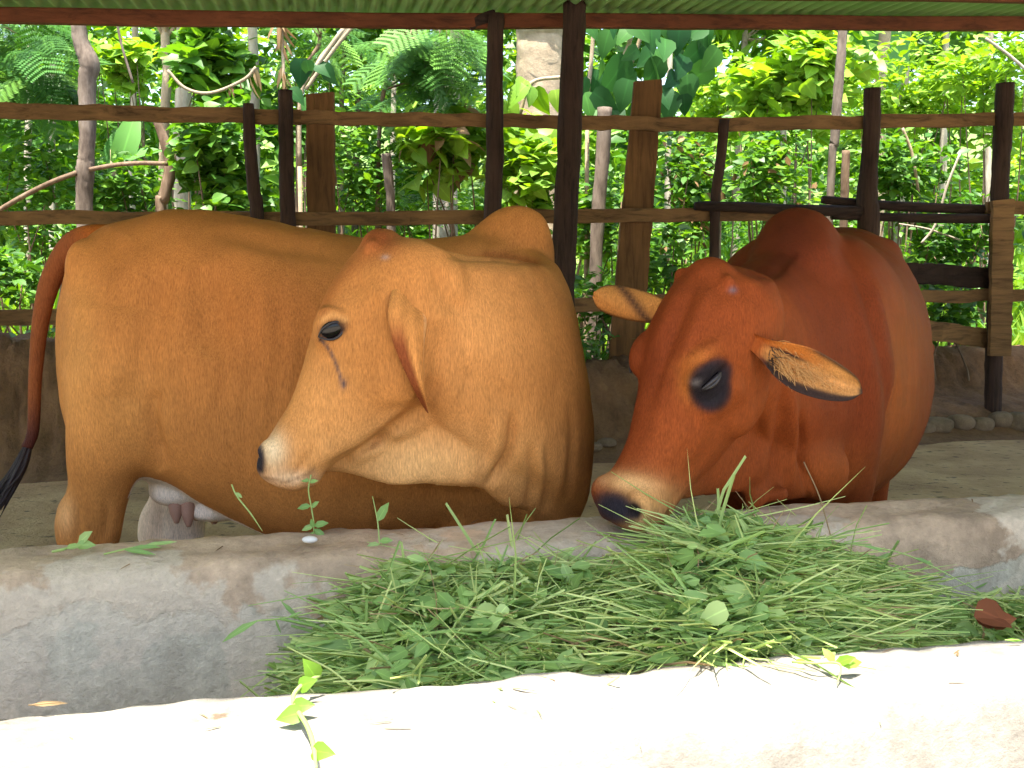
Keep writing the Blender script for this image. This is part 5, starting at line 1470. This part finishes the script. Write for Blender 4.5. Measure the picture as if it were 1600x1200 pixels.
feather_tree([(470, -20), (500, 60), (470, 130), (465, 330)], 10.5, [(455, 20, 560, 60)], 14, .40, "small feathery leaved tree hanging above the wide plank", 503)

# --- vine with big heart leaves: every leaf a part
def heart_vine(label, seed, stems, leaves, Y, mat=MAT_HEART, T=T_HEART, name="heart_leaf_vine", hang=True):
    rng = np.random.RandomState(seed)
    b = P(stems[0][-1][0], stems[0][-1][1], Y)
    z0 = float(terrain_z(b[0], Y))
    root = empty(name, (b[0], Y, z0), label, "vine")
    parts = []
    for st in stems:
        pts = [P(x, y, Y + .05) for x, y in st]
        parts.append(tube(pts, [.018] * len(pts), 7, 5))
    pts = [b, np.array([b[0], Y, z0])]
    parts.append(tube(pts, [.018, .022], 7, 4))
    v, f = merge(parts); mesh_obj("stem", v, f, BARK_TAN, root, True)
    for (x, y, s) in leaves:
        Yl = Y + rng.uniform(-.25, .1)
        c = P(x, y, Yl)
        if hang: d = np.array([rng.normal() * .7, -.25 + rng.normal() * .35, -1.0 + rng.normal() * .3]); up = np.array([rng.normal() * .7, -1.0, .4 + rng.normal() * .4])
        else: d = np.array([rng.normal(), -.4, -.2 + rng.normal() * .3]); up = np.array([rng.normal() * .3, -.6, 1.0])
        sz = s * Yl / FPX * rng.uniform(.75, 1.2)
        v, f, cc = leaf_mesh((c - d / np.linalg.norm(d) * sz * .45)[None], d[None], up[None], np.array([sz]), T, np.array([np.clip(rng.beta(2, 2), 0, 1)]))
        fast_mesh("leaf", v, f, mat, root, True, {"leaf": cc})
    return root
rng = np.random.RandomState(77)
hl = [(1018, 62, 48), (1040, 75, 44), (1000, 45, 40), (975, 55, 36), (945, 70, 34), (1060, 60, 42), (1080, 90, 46), (1065, 105, 44), (1090, 120, 42), (1100, 75, 38), (1050, 125, 44), (1030, 100, 46), (1012, 90, 44), (1075, 140, 40), (1070, 165, 38), (940, 110, 36), (985, 85, 36), (1105, 60, 40), (1020, 115, 40), (925, 45, 36), (1085, 50, 40), (1046, 45, 40), (1110, 95, 36), (960, 40, 34)]
hl2 = [(960, 122, 54), (975, 150, 52), (930, 130, 44), (985, 125, 40), (945, 158, 44), (920, 165, 40), (1045, 165, 50), (1040, 150, 44), (965, 180, 40), (935, 185, 38), (1000, 175, 40), (915, 140, 34)]
heart_vine("climbing vine with large dark heart shaped leaves right of the main shed post", 601, [[(930, -10), (925, 80), (918, 150)], [(995, -10), (985, 60), (968, 100), (930, 170)], [(1010, 30), (990, 90), (975, 120)]], hl + hl2, 9.0)
hl3 = [(815, 135, 40), (805, 150, 36), (845, 160, 40), (830, 150, 34), (870, 158, 38), (815, 200, 36), (835, 225, 40), (850, 250, 36), (810, 245, 34), (860, 215, 30), (795, 180, 34), (825, 270, 36), (805, 215, 34)]
heart_vine("sunlit heart leaved vine on the thick tan trunk", 602, [[(880, 120), (830, 130), (812, 180)], [(812, 180), (830, 240), (850, 290)]], hl3, 9.6, MAT_LEAF_SUN, T_HEART, "climbing_vine")
hl4 = [(470, 115, 38), (482, 108, 30), (515, 118, 40), (505, 108, 34), (465, 150, 30), (478, 165, 28)]
heart_vine("small vine with broad leaves between the dark post and the wide plank", 603, [[(540, 40), (490, 110), (470, 150), (468, 260)]], hl4, 8.8, MAT_HEART, T_HEART, "climbing_vine")
# banana plant left
bp = empty("banana_plant", np.array([P(190, 300, 9.6)[0], 9.6, float(terrain_z(0, 9.6))]), "young banana plant with two broad leaves below the left top rail", "banana plant")
for (x0, y0, x1, y1, up, sh) in ((172, 262, 170, 200, (-.3, -1, .1), .2), (185, 262, 212, 178, (.5, -1, .2), .9), (180, 262, 230, 215, (.2, -.6, 1), .6)):
    a, b = P(x0, y0, 9.6), P(x1, y1, 9.55)
    d = b - a
    v, f, c = leaf_mesh(a[None], d[None], np.array([up], float), np.array([np.linalg.norm(d)]), T_BANANA, np.array([sh]))
    fast_mesh("leaf", v, f, MAT_BANANA, bp, True, {"leaf": c})
a = P(178, 262, 9.6)
v, f = tube([a + Z_ * .05, a, np.array([a[0], 9.6, float(terrain_z(0, 9.6))])], [.015, .03, .05], 10, 4); mesh_obj("stem", v, f, MAT_BANANA_STEM if 'MAT_BANANA_STEM' in globals() else BARK_TAN, bp, True)
# hanging dry lianas
def liana(pts, Y, w, label, seed, mat=BARK_TAN, leaves=0):
    P3 = [P(x, y, Y) for x, y in pts]
    root = empty("liana", P3[-1], label, "liana", "bare lianas and branches beyond the fence")
    v, f = tube(P3, [w / 2 * Y / FPX] * len(P3), 7, 8); mesh_obj("stem", v, f, mat, root, True)
    if leaves:
        rng = np.random.RandomState(seed)
        A = catmull(P3, 8)
        ix = rng.randint(0, len(A), leaves)
        v, f, c = leaf_mesh(A[ix], np.stack([rng.normal(size=leaves) * .4, rng.normal(size=leaves) * .3 - .2, -np.ones(leaves)], 1), np.stack([rng.normal(size=leaves), -np.ones(leaves), np.zeros(leaves) + .2], 1), rng.uniform(.12, .26, leaves), T_LANCE, rng.rand(leaves))
        fast_mesh("dry_leaf", v, f, MAT_DRY, root, True, {"leaf": c})
liana([(432, -10), (440, 50), (444, 130)], 9.6, 5, "bundle of dry hanging leaves above the dark fence post", 701, BARK_TAN, 34)
liana([(180, 20), (190, 70), (208, 130)], 9.2, 4, "thin bare liana slanting right of the gnarled trunk", 702, BARK_GREY)
liana([(262, 110), (290, 138), (330, 145), (380, 125), (400, 105)], 9.6, 5, "curved dry branch sagging across the pale trunk", 703, BARK_TAN, 7)
liana([(478, 140), (520, 80), (560, 30)], 9.5, 6, "bare tan branch slanting up from the wide plank", 704)
liana([(485, 130), (500, 90), (530, 60), (555, 30)], 9.9, 5, "second bare tan branch beside the wide plank", 705)
liana([(655, 150), (690, 118), (720, 90)], 9.4, 4, "thin bare twig in front of the ringed palm trunk", 706, BARK_GREY)
liana([(-20, 340), (30, 310), (80, 285), (120, 270)], 8.65, 8, "bent bare branch leaning on the gnarled trunk from the left", 707, BARK_BROWN)
liana([(140, 265), (180, 258), (220, 255), (262, 256)], 8.65, 7, "nearly level bare branch from the gnarled trunk to the leaning trunk", 708, BARK_BROWN)
liana([(1540, 60), (1575, 85), (1610, 115)], 10.2, 5, "pale bare branch slanting down at the upper right", 709, BARK_PALE)
liana([(1410, 200), (1425, 240), (1435, 300)], 9.0, 5, "bare twig between the two right hand posts", 710, BARK_TAN)
liana([(1500, 240), (1480, 290), (1462, 350), (1440, 380)], 8.8, 4, "pale twig crossing behind the log rails at the right", 711, BARK_PALE)
liana([(1405, 350), (1450, 358), (1500, 375)], 8.9, 3, "thin pale twig low behind the right hand rails", 712, BARK_PALE)
liana([(900, 440), (930, 300), (950, 180), (940, 120)], 9.2, 4, "slim climbing stem beside the grey stake", 713, BARK_TAN)
# ------------------------------------------------------------------ cut fodder in the trough
def trough_pt(t, w, z):
    """t along the trough 0..1 (picture left to right), w 0 = front inner edge .. 1 = back inner edge"""
    a = fi0 + (fi1 - fi0) * t; b = bi0 + (bi1 - bi0) * t
    p = a + (b - a) * w
    return np.array([p[0], p[1], z])
def t_of_px(px, w=.6):
    ts = np.linspace(-.2, 1.3, 301)
    q = np.array([trough_pt(t, w, .6) for t in ts])
    return ts[np.argmin(np.abs(to_px(q)[:, 0] - px))]
prof_px = [(380, .32), (440, .38), (500, .52), (570, .62), (640, .65), (720, .645), (800, .645), (880, .64), (960, .625), (1020, .66), (1075, .73), (1130, .73), (1200, .70), (1290, .64), (1370, .57), (1450, .51), (1540, .50), (1650, .51), (1900, .50)]
PT = np.array([t_of_px(a) for a, _ in prof_px]); PH = np.array([b for _, b in prof_px])
wfd = wobble(10, 4, 22, 31)
def pile_z(t, w):
    h = np.interp(t, PT, PH, left=.30)
    edge = 1 - .16 * np.clip((.45 - w) / .45, 0, 1) - .10 * np.clip((w - .85) / .2, 0, 1)
    return .30 + (h - .30) * edge + .045 * wfd(t * 4, w * 2) * (h > .34)
wcl = wobble(8, 2, 9, 77)
nt_, nw = 120, 16
V, C = [], []
for t in np.linspace(PT[0], 1.25, nt_):
    for w in np.linspace(-.03, 1.03, nw):
        V.append(trough_pt(t, w, float(pile_z(t, w)) - .045)); C.append((0.02, .9, 0, 1))  # filler that blocks light under the blades, dark for the gaps' shade
mound = (np.array(V), grid_faces(nt_, nw), np.array(C))
rng = np.random.RandomState(91)
def blades(n, lmin, lmax, wid, lift, T, shade_add=0., top=.03, tr=None, wr=(-.02, 1.0)):
    t = rng.uniform(PT[0] if tr is None else tr[0], 1.2 if tr is None else tr[1], n)
    if tr is None:
        t = np.where(rng.rand(n) < .72, rng.uniform(PT[1], t_of_px(1400), n), t)
        if lmax > .3: t = np.where(t < t_of_px(600), rng.uniform(t_of_px(600), t_of_px(1350), n), t)
    w = rng.uniform(wr[0], wr[1], n)
    z = pile_z(t, w) + rng.uniform(-.04, top, n)
    pos = np.array([trough_pt(a, b, c) for a, b, c in zip(t, w, z)])
    az = 4.2 * wcl(t * 5, w * 2.2) * 2 + rng.normal(size=n) * 1.15 + 3.14 * rng.randint(0, 2, n)      # lying in bundles
    d = np.stack([np.cos(az), np.sin(az) * .8, rng.normal(size=n) * lift + lift * .3], 1)
    up = np.stack([rng.normal(size=n) * .6, rng.normal(size=n) * .6 - .3, np.ones(n)], 1)
    L = rng.uniform(lmin, lmax, n)
    tv, tm, tf = T
    tv = tv.copy(); cl = tv[0::3, 1].repeat(3)[:len(tv)] if len(tv) % 3 == 0 else 0; tv[:, 1] = cl + (tv[:, 1] - cl) * wid
    d_ = d / np.linalg.norm(d, axis=1, keepdims=True)
    pos = pos - d_ * (L * .5)[:, None]
    return leaf_mesh(pos, d, up, L, (tv, tm, tf), np.clip(rng.beta(2, 2.2, n) + shade_add, 0, 1))
T_BLADE = tmpl([(0, .030), (.25, .036), (.5, .032), (.75, .022), (1, .002)], .5, .28)
def bent(T, bend, droop):
    v = T[0].copy(); v[:, 1] += bend * v[:, 0] ** 2; v[:, 2] -= droop * v[:, 0] ** 2
    return (v, T[1], T[2])
T_BL2, T_BL3 = bent(T_BLADE, .35, .35), bent(T_BLADE, -.4, .7)
T_STEM = tmpl([(0, .010), (.33, .010), (.66, .009), (1, .006)], .8, .10)
T_LONG2 = bent(tmpl([(0, .006), (.2, .008), (.4, .008), (.6, .007), (.8, .006), (1, .003)], .8, .05), .3, .25)
T_LONG3 = bent(tmpl([(0, .006), (.2, .008), (.4, .008), (.6, .007), (.8, .006), (1, .003)], .8, .05), -.35, .15)
fl = [blades(2600, .06, .20, .34, .16, T_BLADE), blades(3000, .10, .28, .40, .18, T_BL2, .05), blades(2800, .10, .28, .40, .20, T_BL3, .05), blades(300, .12, .3, .30, .55, T_BL3, .25, .05), blades(60, .2, .38, .30, .7, T_BL2, .3, .04, wr=(.55, 1.0)),
      blades(1500, .22, .48, .62, .14, T_LONG2, .35, .035), blades(1500, .22, .48, .62, .14, T_LONG3, .3, .035), blades(420, .08, .2, 1.3, .28, T_LANCE, -.05, .04), blades(90, .2, .45, .7, .5, T_LONG2, .45, .05)]
# towards the left the cover thins out into single stalks against the back wall
v, f, c = join_leaves(fl + [(mound[0], mound[1], mound[2])])
fo = fast_mesh("fodder", v, f, MAT_FOD, None, True, {"leaf": c}); tag(fo, "heap of freshly cut green grass and weeds in the trough", "fodder", kind="stuff")
v, f, c = join_leaves([blades(2200, .025, .065, 1.0, .4, T_OVAL, .1, .045), blades(900, .025, .06, .95, .4, T_HEART, .15, .045), blades(420, .06, .13, 1.6, .3, T_LANCE, .1, .045)])
fo2 = fast_mesh("fodder_leaves", v, f, MAT_FODLEAF, None, True, {"leaf": c}); tag(fo2, "broad weed leaves mixed through the cut fodder heap", "fodder", kind="stuff")
T_DRYS = T_STEM
v, f, c = join_leaves([blades(420, .12, .36, .6, .25, T_LONG2, .45, .04), blades(260, .08, .2, .5, .25, T_BL2, .4, .04)])
fo3 = fast_mesh("dry_stalks", v, f, MAT_DRY, None, True, {"leaf": c}); tag(fo3, "dry straw coloured stalks scattered through the fodder heap", "fodder", kind="stuff")

MAT_DRYRED = leaf_material("curled_dry_leaf", srgb(92, 52, 32), srgb(140, 84, 54), srgb(176, 120, 84), .15, .8, .1)
MAT_PEBBLE = gloss_material("white_pebble", (.62, .58, .52), .7, .2)
# --- single sprigs and leaves one can point at
def sprig(pts, r, leaves, label, mat_stem=MAT_FOD, mat_leaf=MAT_FODLEAF, T=T_OVAL, name="sprig", seed=0, lsize=.05, cat="sprig"):
    """pts world polyline; leaves: list of (t, dir xyz, size)"""
    pts = [np.asarray(p, float) for p in pts]
    root = empty(name, pts[0], label, cat)
    A = catmull(pts, 8)
    v, f = tube(pts, [r] * (len(pts) - 1) + [r * .5], 6, 8)
    o = mesh_obj("stem", v, f, mat_stem, root, True)
    at = o.data.attributes.new("leaf", 'FLOAT_COLOR', 'POINT'); at.data.foreach_set("color", np.tile(np.array([.7, .5, 0, 1], np.float32), (len(v), 1)).ravel())
    rng = np.random.RandomState(seed)
    for t, d, s in leaves:
        p = A[int(t * (len(A) - 1))]
        up = np.array([rng.normal() * .3, -.8, .6])
        v, f, c = leaf_mesh(p[None], np.array([d], float), up[None], np.array([s]), T, np.array([rng.uniform(.25, .8)]))
        fast_mesh("leaf", v, f, mat_leaf, root, True, {"leaf": c})
    return root
Ym = 2.42
sprig([P(486, 742, Ym), P(482, 765, Ym), P(486, 790, Ym), P(490, 815, Ym), P(490, 830, Ym)], .0017,
      [(.12, (-1, -.3, .1), .022), (.15, (1, -.3, .3), .022), (.5, (-1, -.3, -.1), .032), (.55, (.6, -.3, .6), .026), (.85, (-1, -.2, -.3), .03), (.85, (1, -.2, .3), .036), (.95, (.9, -.3, -.5), .034), (1, (-.4, -.2, -1), .03), (.92, (-.2, -.3, .9), .024)],
      "green clover like sprig hanging from the tan cow's mouth", seed=3)
zt = ZB + .012
zf = ZF + .012
def on_top(px, py, dz=0.0): return PZ(px, py, zt + dz)
sprig([on_top(82, 862), on_top(100, 858, .008), on_top(122, 850, .004)], .003, [(1, (.6, -.3, .6), .05), (.9, (.8, 0, .05), .045), (.6, (.5, .4, .1), .035)], "wilted sprig lying on the trough rim by the hind leg", seed=4)
sprig([on_top(162, 866), on_top(205, 856, .006), on_top(258, 848)], .002, [(.55, (1, .1, .1), .06), (.7, (1, .3, .15), .055), (.85, (1, 0, .2), .05), (.8, (.6, .6, .1), .05), (.4, (1, -.4, .05), .07)], "limp grass stalk with dark leaves on the trough rim below the udder", T=T_LANCE, seed=5)
sprig([P(362, 757, 2.38), P(370, 775, 2.37), P(392, 803, 2.36), P(410, 830, 2.36)], .0018, [(.25, (.6, 0, -.4), .02)], "single pale grass stalk leaning up by the tan cow's belly", seed=6)
sprig([P(593, 850, 2.33), P(590, 815, 2.35), P(582, 775, 2.36)], .0016, [(.05, (-1, -.3, -.1), .03), (.08, (1, -.3, .2), .032), (.5, (.5, 0, 1), .05)], "two forked grass stems with round leaves standing before the brisket", seed=7)
sprig([P(440, 940, 2.10), P(452, 930, 2.10)], .001, [(0, (.6, -.2, -.5), .055)], "single narrow leaf standing out against the back wall", T=T_LANCE, seed=8)
sprig([P(402, 970, 1.98), P(450, 965, 2.0), P(520, 950, 2.02)], .0018, [(0, (-1, -.1, -.45), .085), (.35, (.3, -.2, -.8), .03), (.5, (.6, -.2, .4), .03)], "long stalk with one large pointed leaf at the left end of the fodder", T=T_LANCE, seed=9)
sprig([PZ(500, 1055, zf + .02), PZ(470, 1072, zf + .02), PZ(458, 1095, zf + .01), PZ(480, 1135, zf + .012), PZ(490, 1165, zf + .01), PZ(494, 1200, zf + .006)], .0036, [(.05, (-.2, -.4, .8), .04), (.2, (.6, -.3, .4), .03), (.5, (-.9, -.3, -.1), .034), (.45, (.8, -.2, .2), .030), (.85, (.5, -.3, .1), .032)], "leafy stalk trailing over the sunlit front rim of the trough", mat_leaf=MAT_LEAF_SUN, T=T_HEART, seed=10)
sprig([PZ(1238, 1034, zf), PZ(1270, 1036, zf + .01), PZ(1312, 1038, zf + .012), PZ(1308, 1070, zf)], .0022, [(.6, (.8, -.2, .3), .035), (.65, (.5, -.5, .5), .032), (.7, (1, .1, .1), .04), (.6, (-.4, .3, .5), .03), (.05, (1, 0, .1), .02)], "small bright sprig lying on the sunlit front rim", mat_leaf=MAT_LEAF_SUN, seed=11)
sprig([PZ(1570, 1000, zf), PZ(1592, 999, zf)], .001, [(0, (1, 0, .05), .035)], "short green leaf on the front rim at the right edge", mat_leaf=MAT_LEAF_SUN, T=T_LANCE, seed=12)
sprig([PZ(45, 1102, zf), PZ(70, 1099, zf + .006), PZ(95, 1098, zf)], .0012, [(.1, (1, .1, .1), .05)], "small dry brown leaf on the front rim at the left", MAT_DRY, MAT_DRY, T_LANCE, seed=13, name="dry_leaf", cat="leaf")
sprig([P(1256, 722, 2.52), P(1280, 775, 2.45), P(1296, 830, 2.38), P(1310, 880, 2.32)], .0016, [], "reddish thin grass stem rising before the red cow's chest", mat_stem=MAT_DRY, seed=14)
sprig([P(1330, 850, 2.28), P(1400, 862, 2.3), P(1455, 884, 2.3), P(1530, 925, 2.3)], .0016, [(.5, (1, -.2, -.2), .05), (.1, (1, -.2, -.1), .05)], "long arching stalk with dry end at the right of the heap", T=T_LANCE, seed=15)
sprig([P(1245, 908, 2.25), P(1290, 905, 2.27), P(1340, 920, 2.27)], .002, [(.2, (1, -.2, .1), .04)], "bent straw coloured stalk against the back wall at the right", MAT_DRY, MAT_DRY, T_LANCE, seed=16)
# dry brown curled leaf at the right end
r0 = P(1552, 962, 2.2)
rt = empty("dry_leaf", r0, "curled dry brown leaf on the fodder at the right end", "leaf")
for (dx, dz, d, up, s, sh) in ((-.03, .012, (1, -.2, -.35), (-.2, -1, .5), .075, .35), (-.03, .0, (1, -.3, -.1), (.1, -.5, 1), .07, .15), (.0, -.01, (.9, -.2, .1), (0, -1, .2), .05, .5)):
    v, f, c = leaf_mesh((r0 + np.array([dx, 0, dz]))[None], np.array([d], float), np.array([up], float), np.array([s]), T_HEART, np.array([sh]))
    fast_mesh("blade", v, f, MAT_DRYRED, rt, True, {"leaf": c})
# pebble on the rim
v, f = ellipsoid(on_top(484, 843, .004), X_ * .018, Y_ * .013, Z_ * .008, 12, 8)
pb = mesh_obj("pebble", v, f, MAT_PEBBLE, None, True, loc=on_top(484, 843, .004)); tag(pb, "small white pebble on the trough rim below the hanging sprig", "pebble")

# bits of straw and leaf strewn on both rims
rng = np.random.RandomState(17)
n = 60
tt = rng.uniform(.05, 1.05, n); ww = rng.uniform(.08, .92, n); fr = rng.rand(n) < .45
pos = np.array([((fo0 + (fo1 - fo0) * t) * (1 - w) + (fi0 + (fi1 - fi0) * t) * w) * np.array([1, 1, 0]) + Z_ * (ZF + .012) if q else ((bi0 + (bi1 - bi0) * t) * (1 - w) + (bo0 + (bo1 - bo0) * t) * w) * np.array([1, 1, 0]) + Z_ * (ZB + .012) for t, w, q in zip(tt, ww, fr)])
bpy.context.view_layer.update()
def settle(p, wall):
    b = np.array(world_loc(wall))
    hit, loc, *_ = wall.ray_cast(Vector((p[0] - b[0], p[1] - b[1], 2.0)), Vector((0, 0, -1)))
    return np.array([p[0], p[1], loc.z + b[2] + .0025 if hit else p[2] - .1])
pos = np.array([settle(p, FRONT_WALL if q else BACK_WALL) for p, q in zip(pos, fr)])
az = rng.rand(n) * 6.28
v, f, c = leaf_mesh(pos, np.stack([np.cos(az), np.sin(az), rng.normal(size=n) * .01], 1), np.stack([rng.normal(size=n) * .2, rng.normal(size=n) * .2, np.ones(n)], 1), rng.uniform(.01, .05, n), (T_BLADE[0] * np.array([1, 1.2, .1]), T_BLADE[1], T_BLADE[2]), rng.rand(n))
sb = fast_mesh("straw_bits", v, f, MAT_DRY, None, True, {"leaf": c}); tag(sb, "bits of dry straw strewn along the trough rims", "straw", kind="stuff")
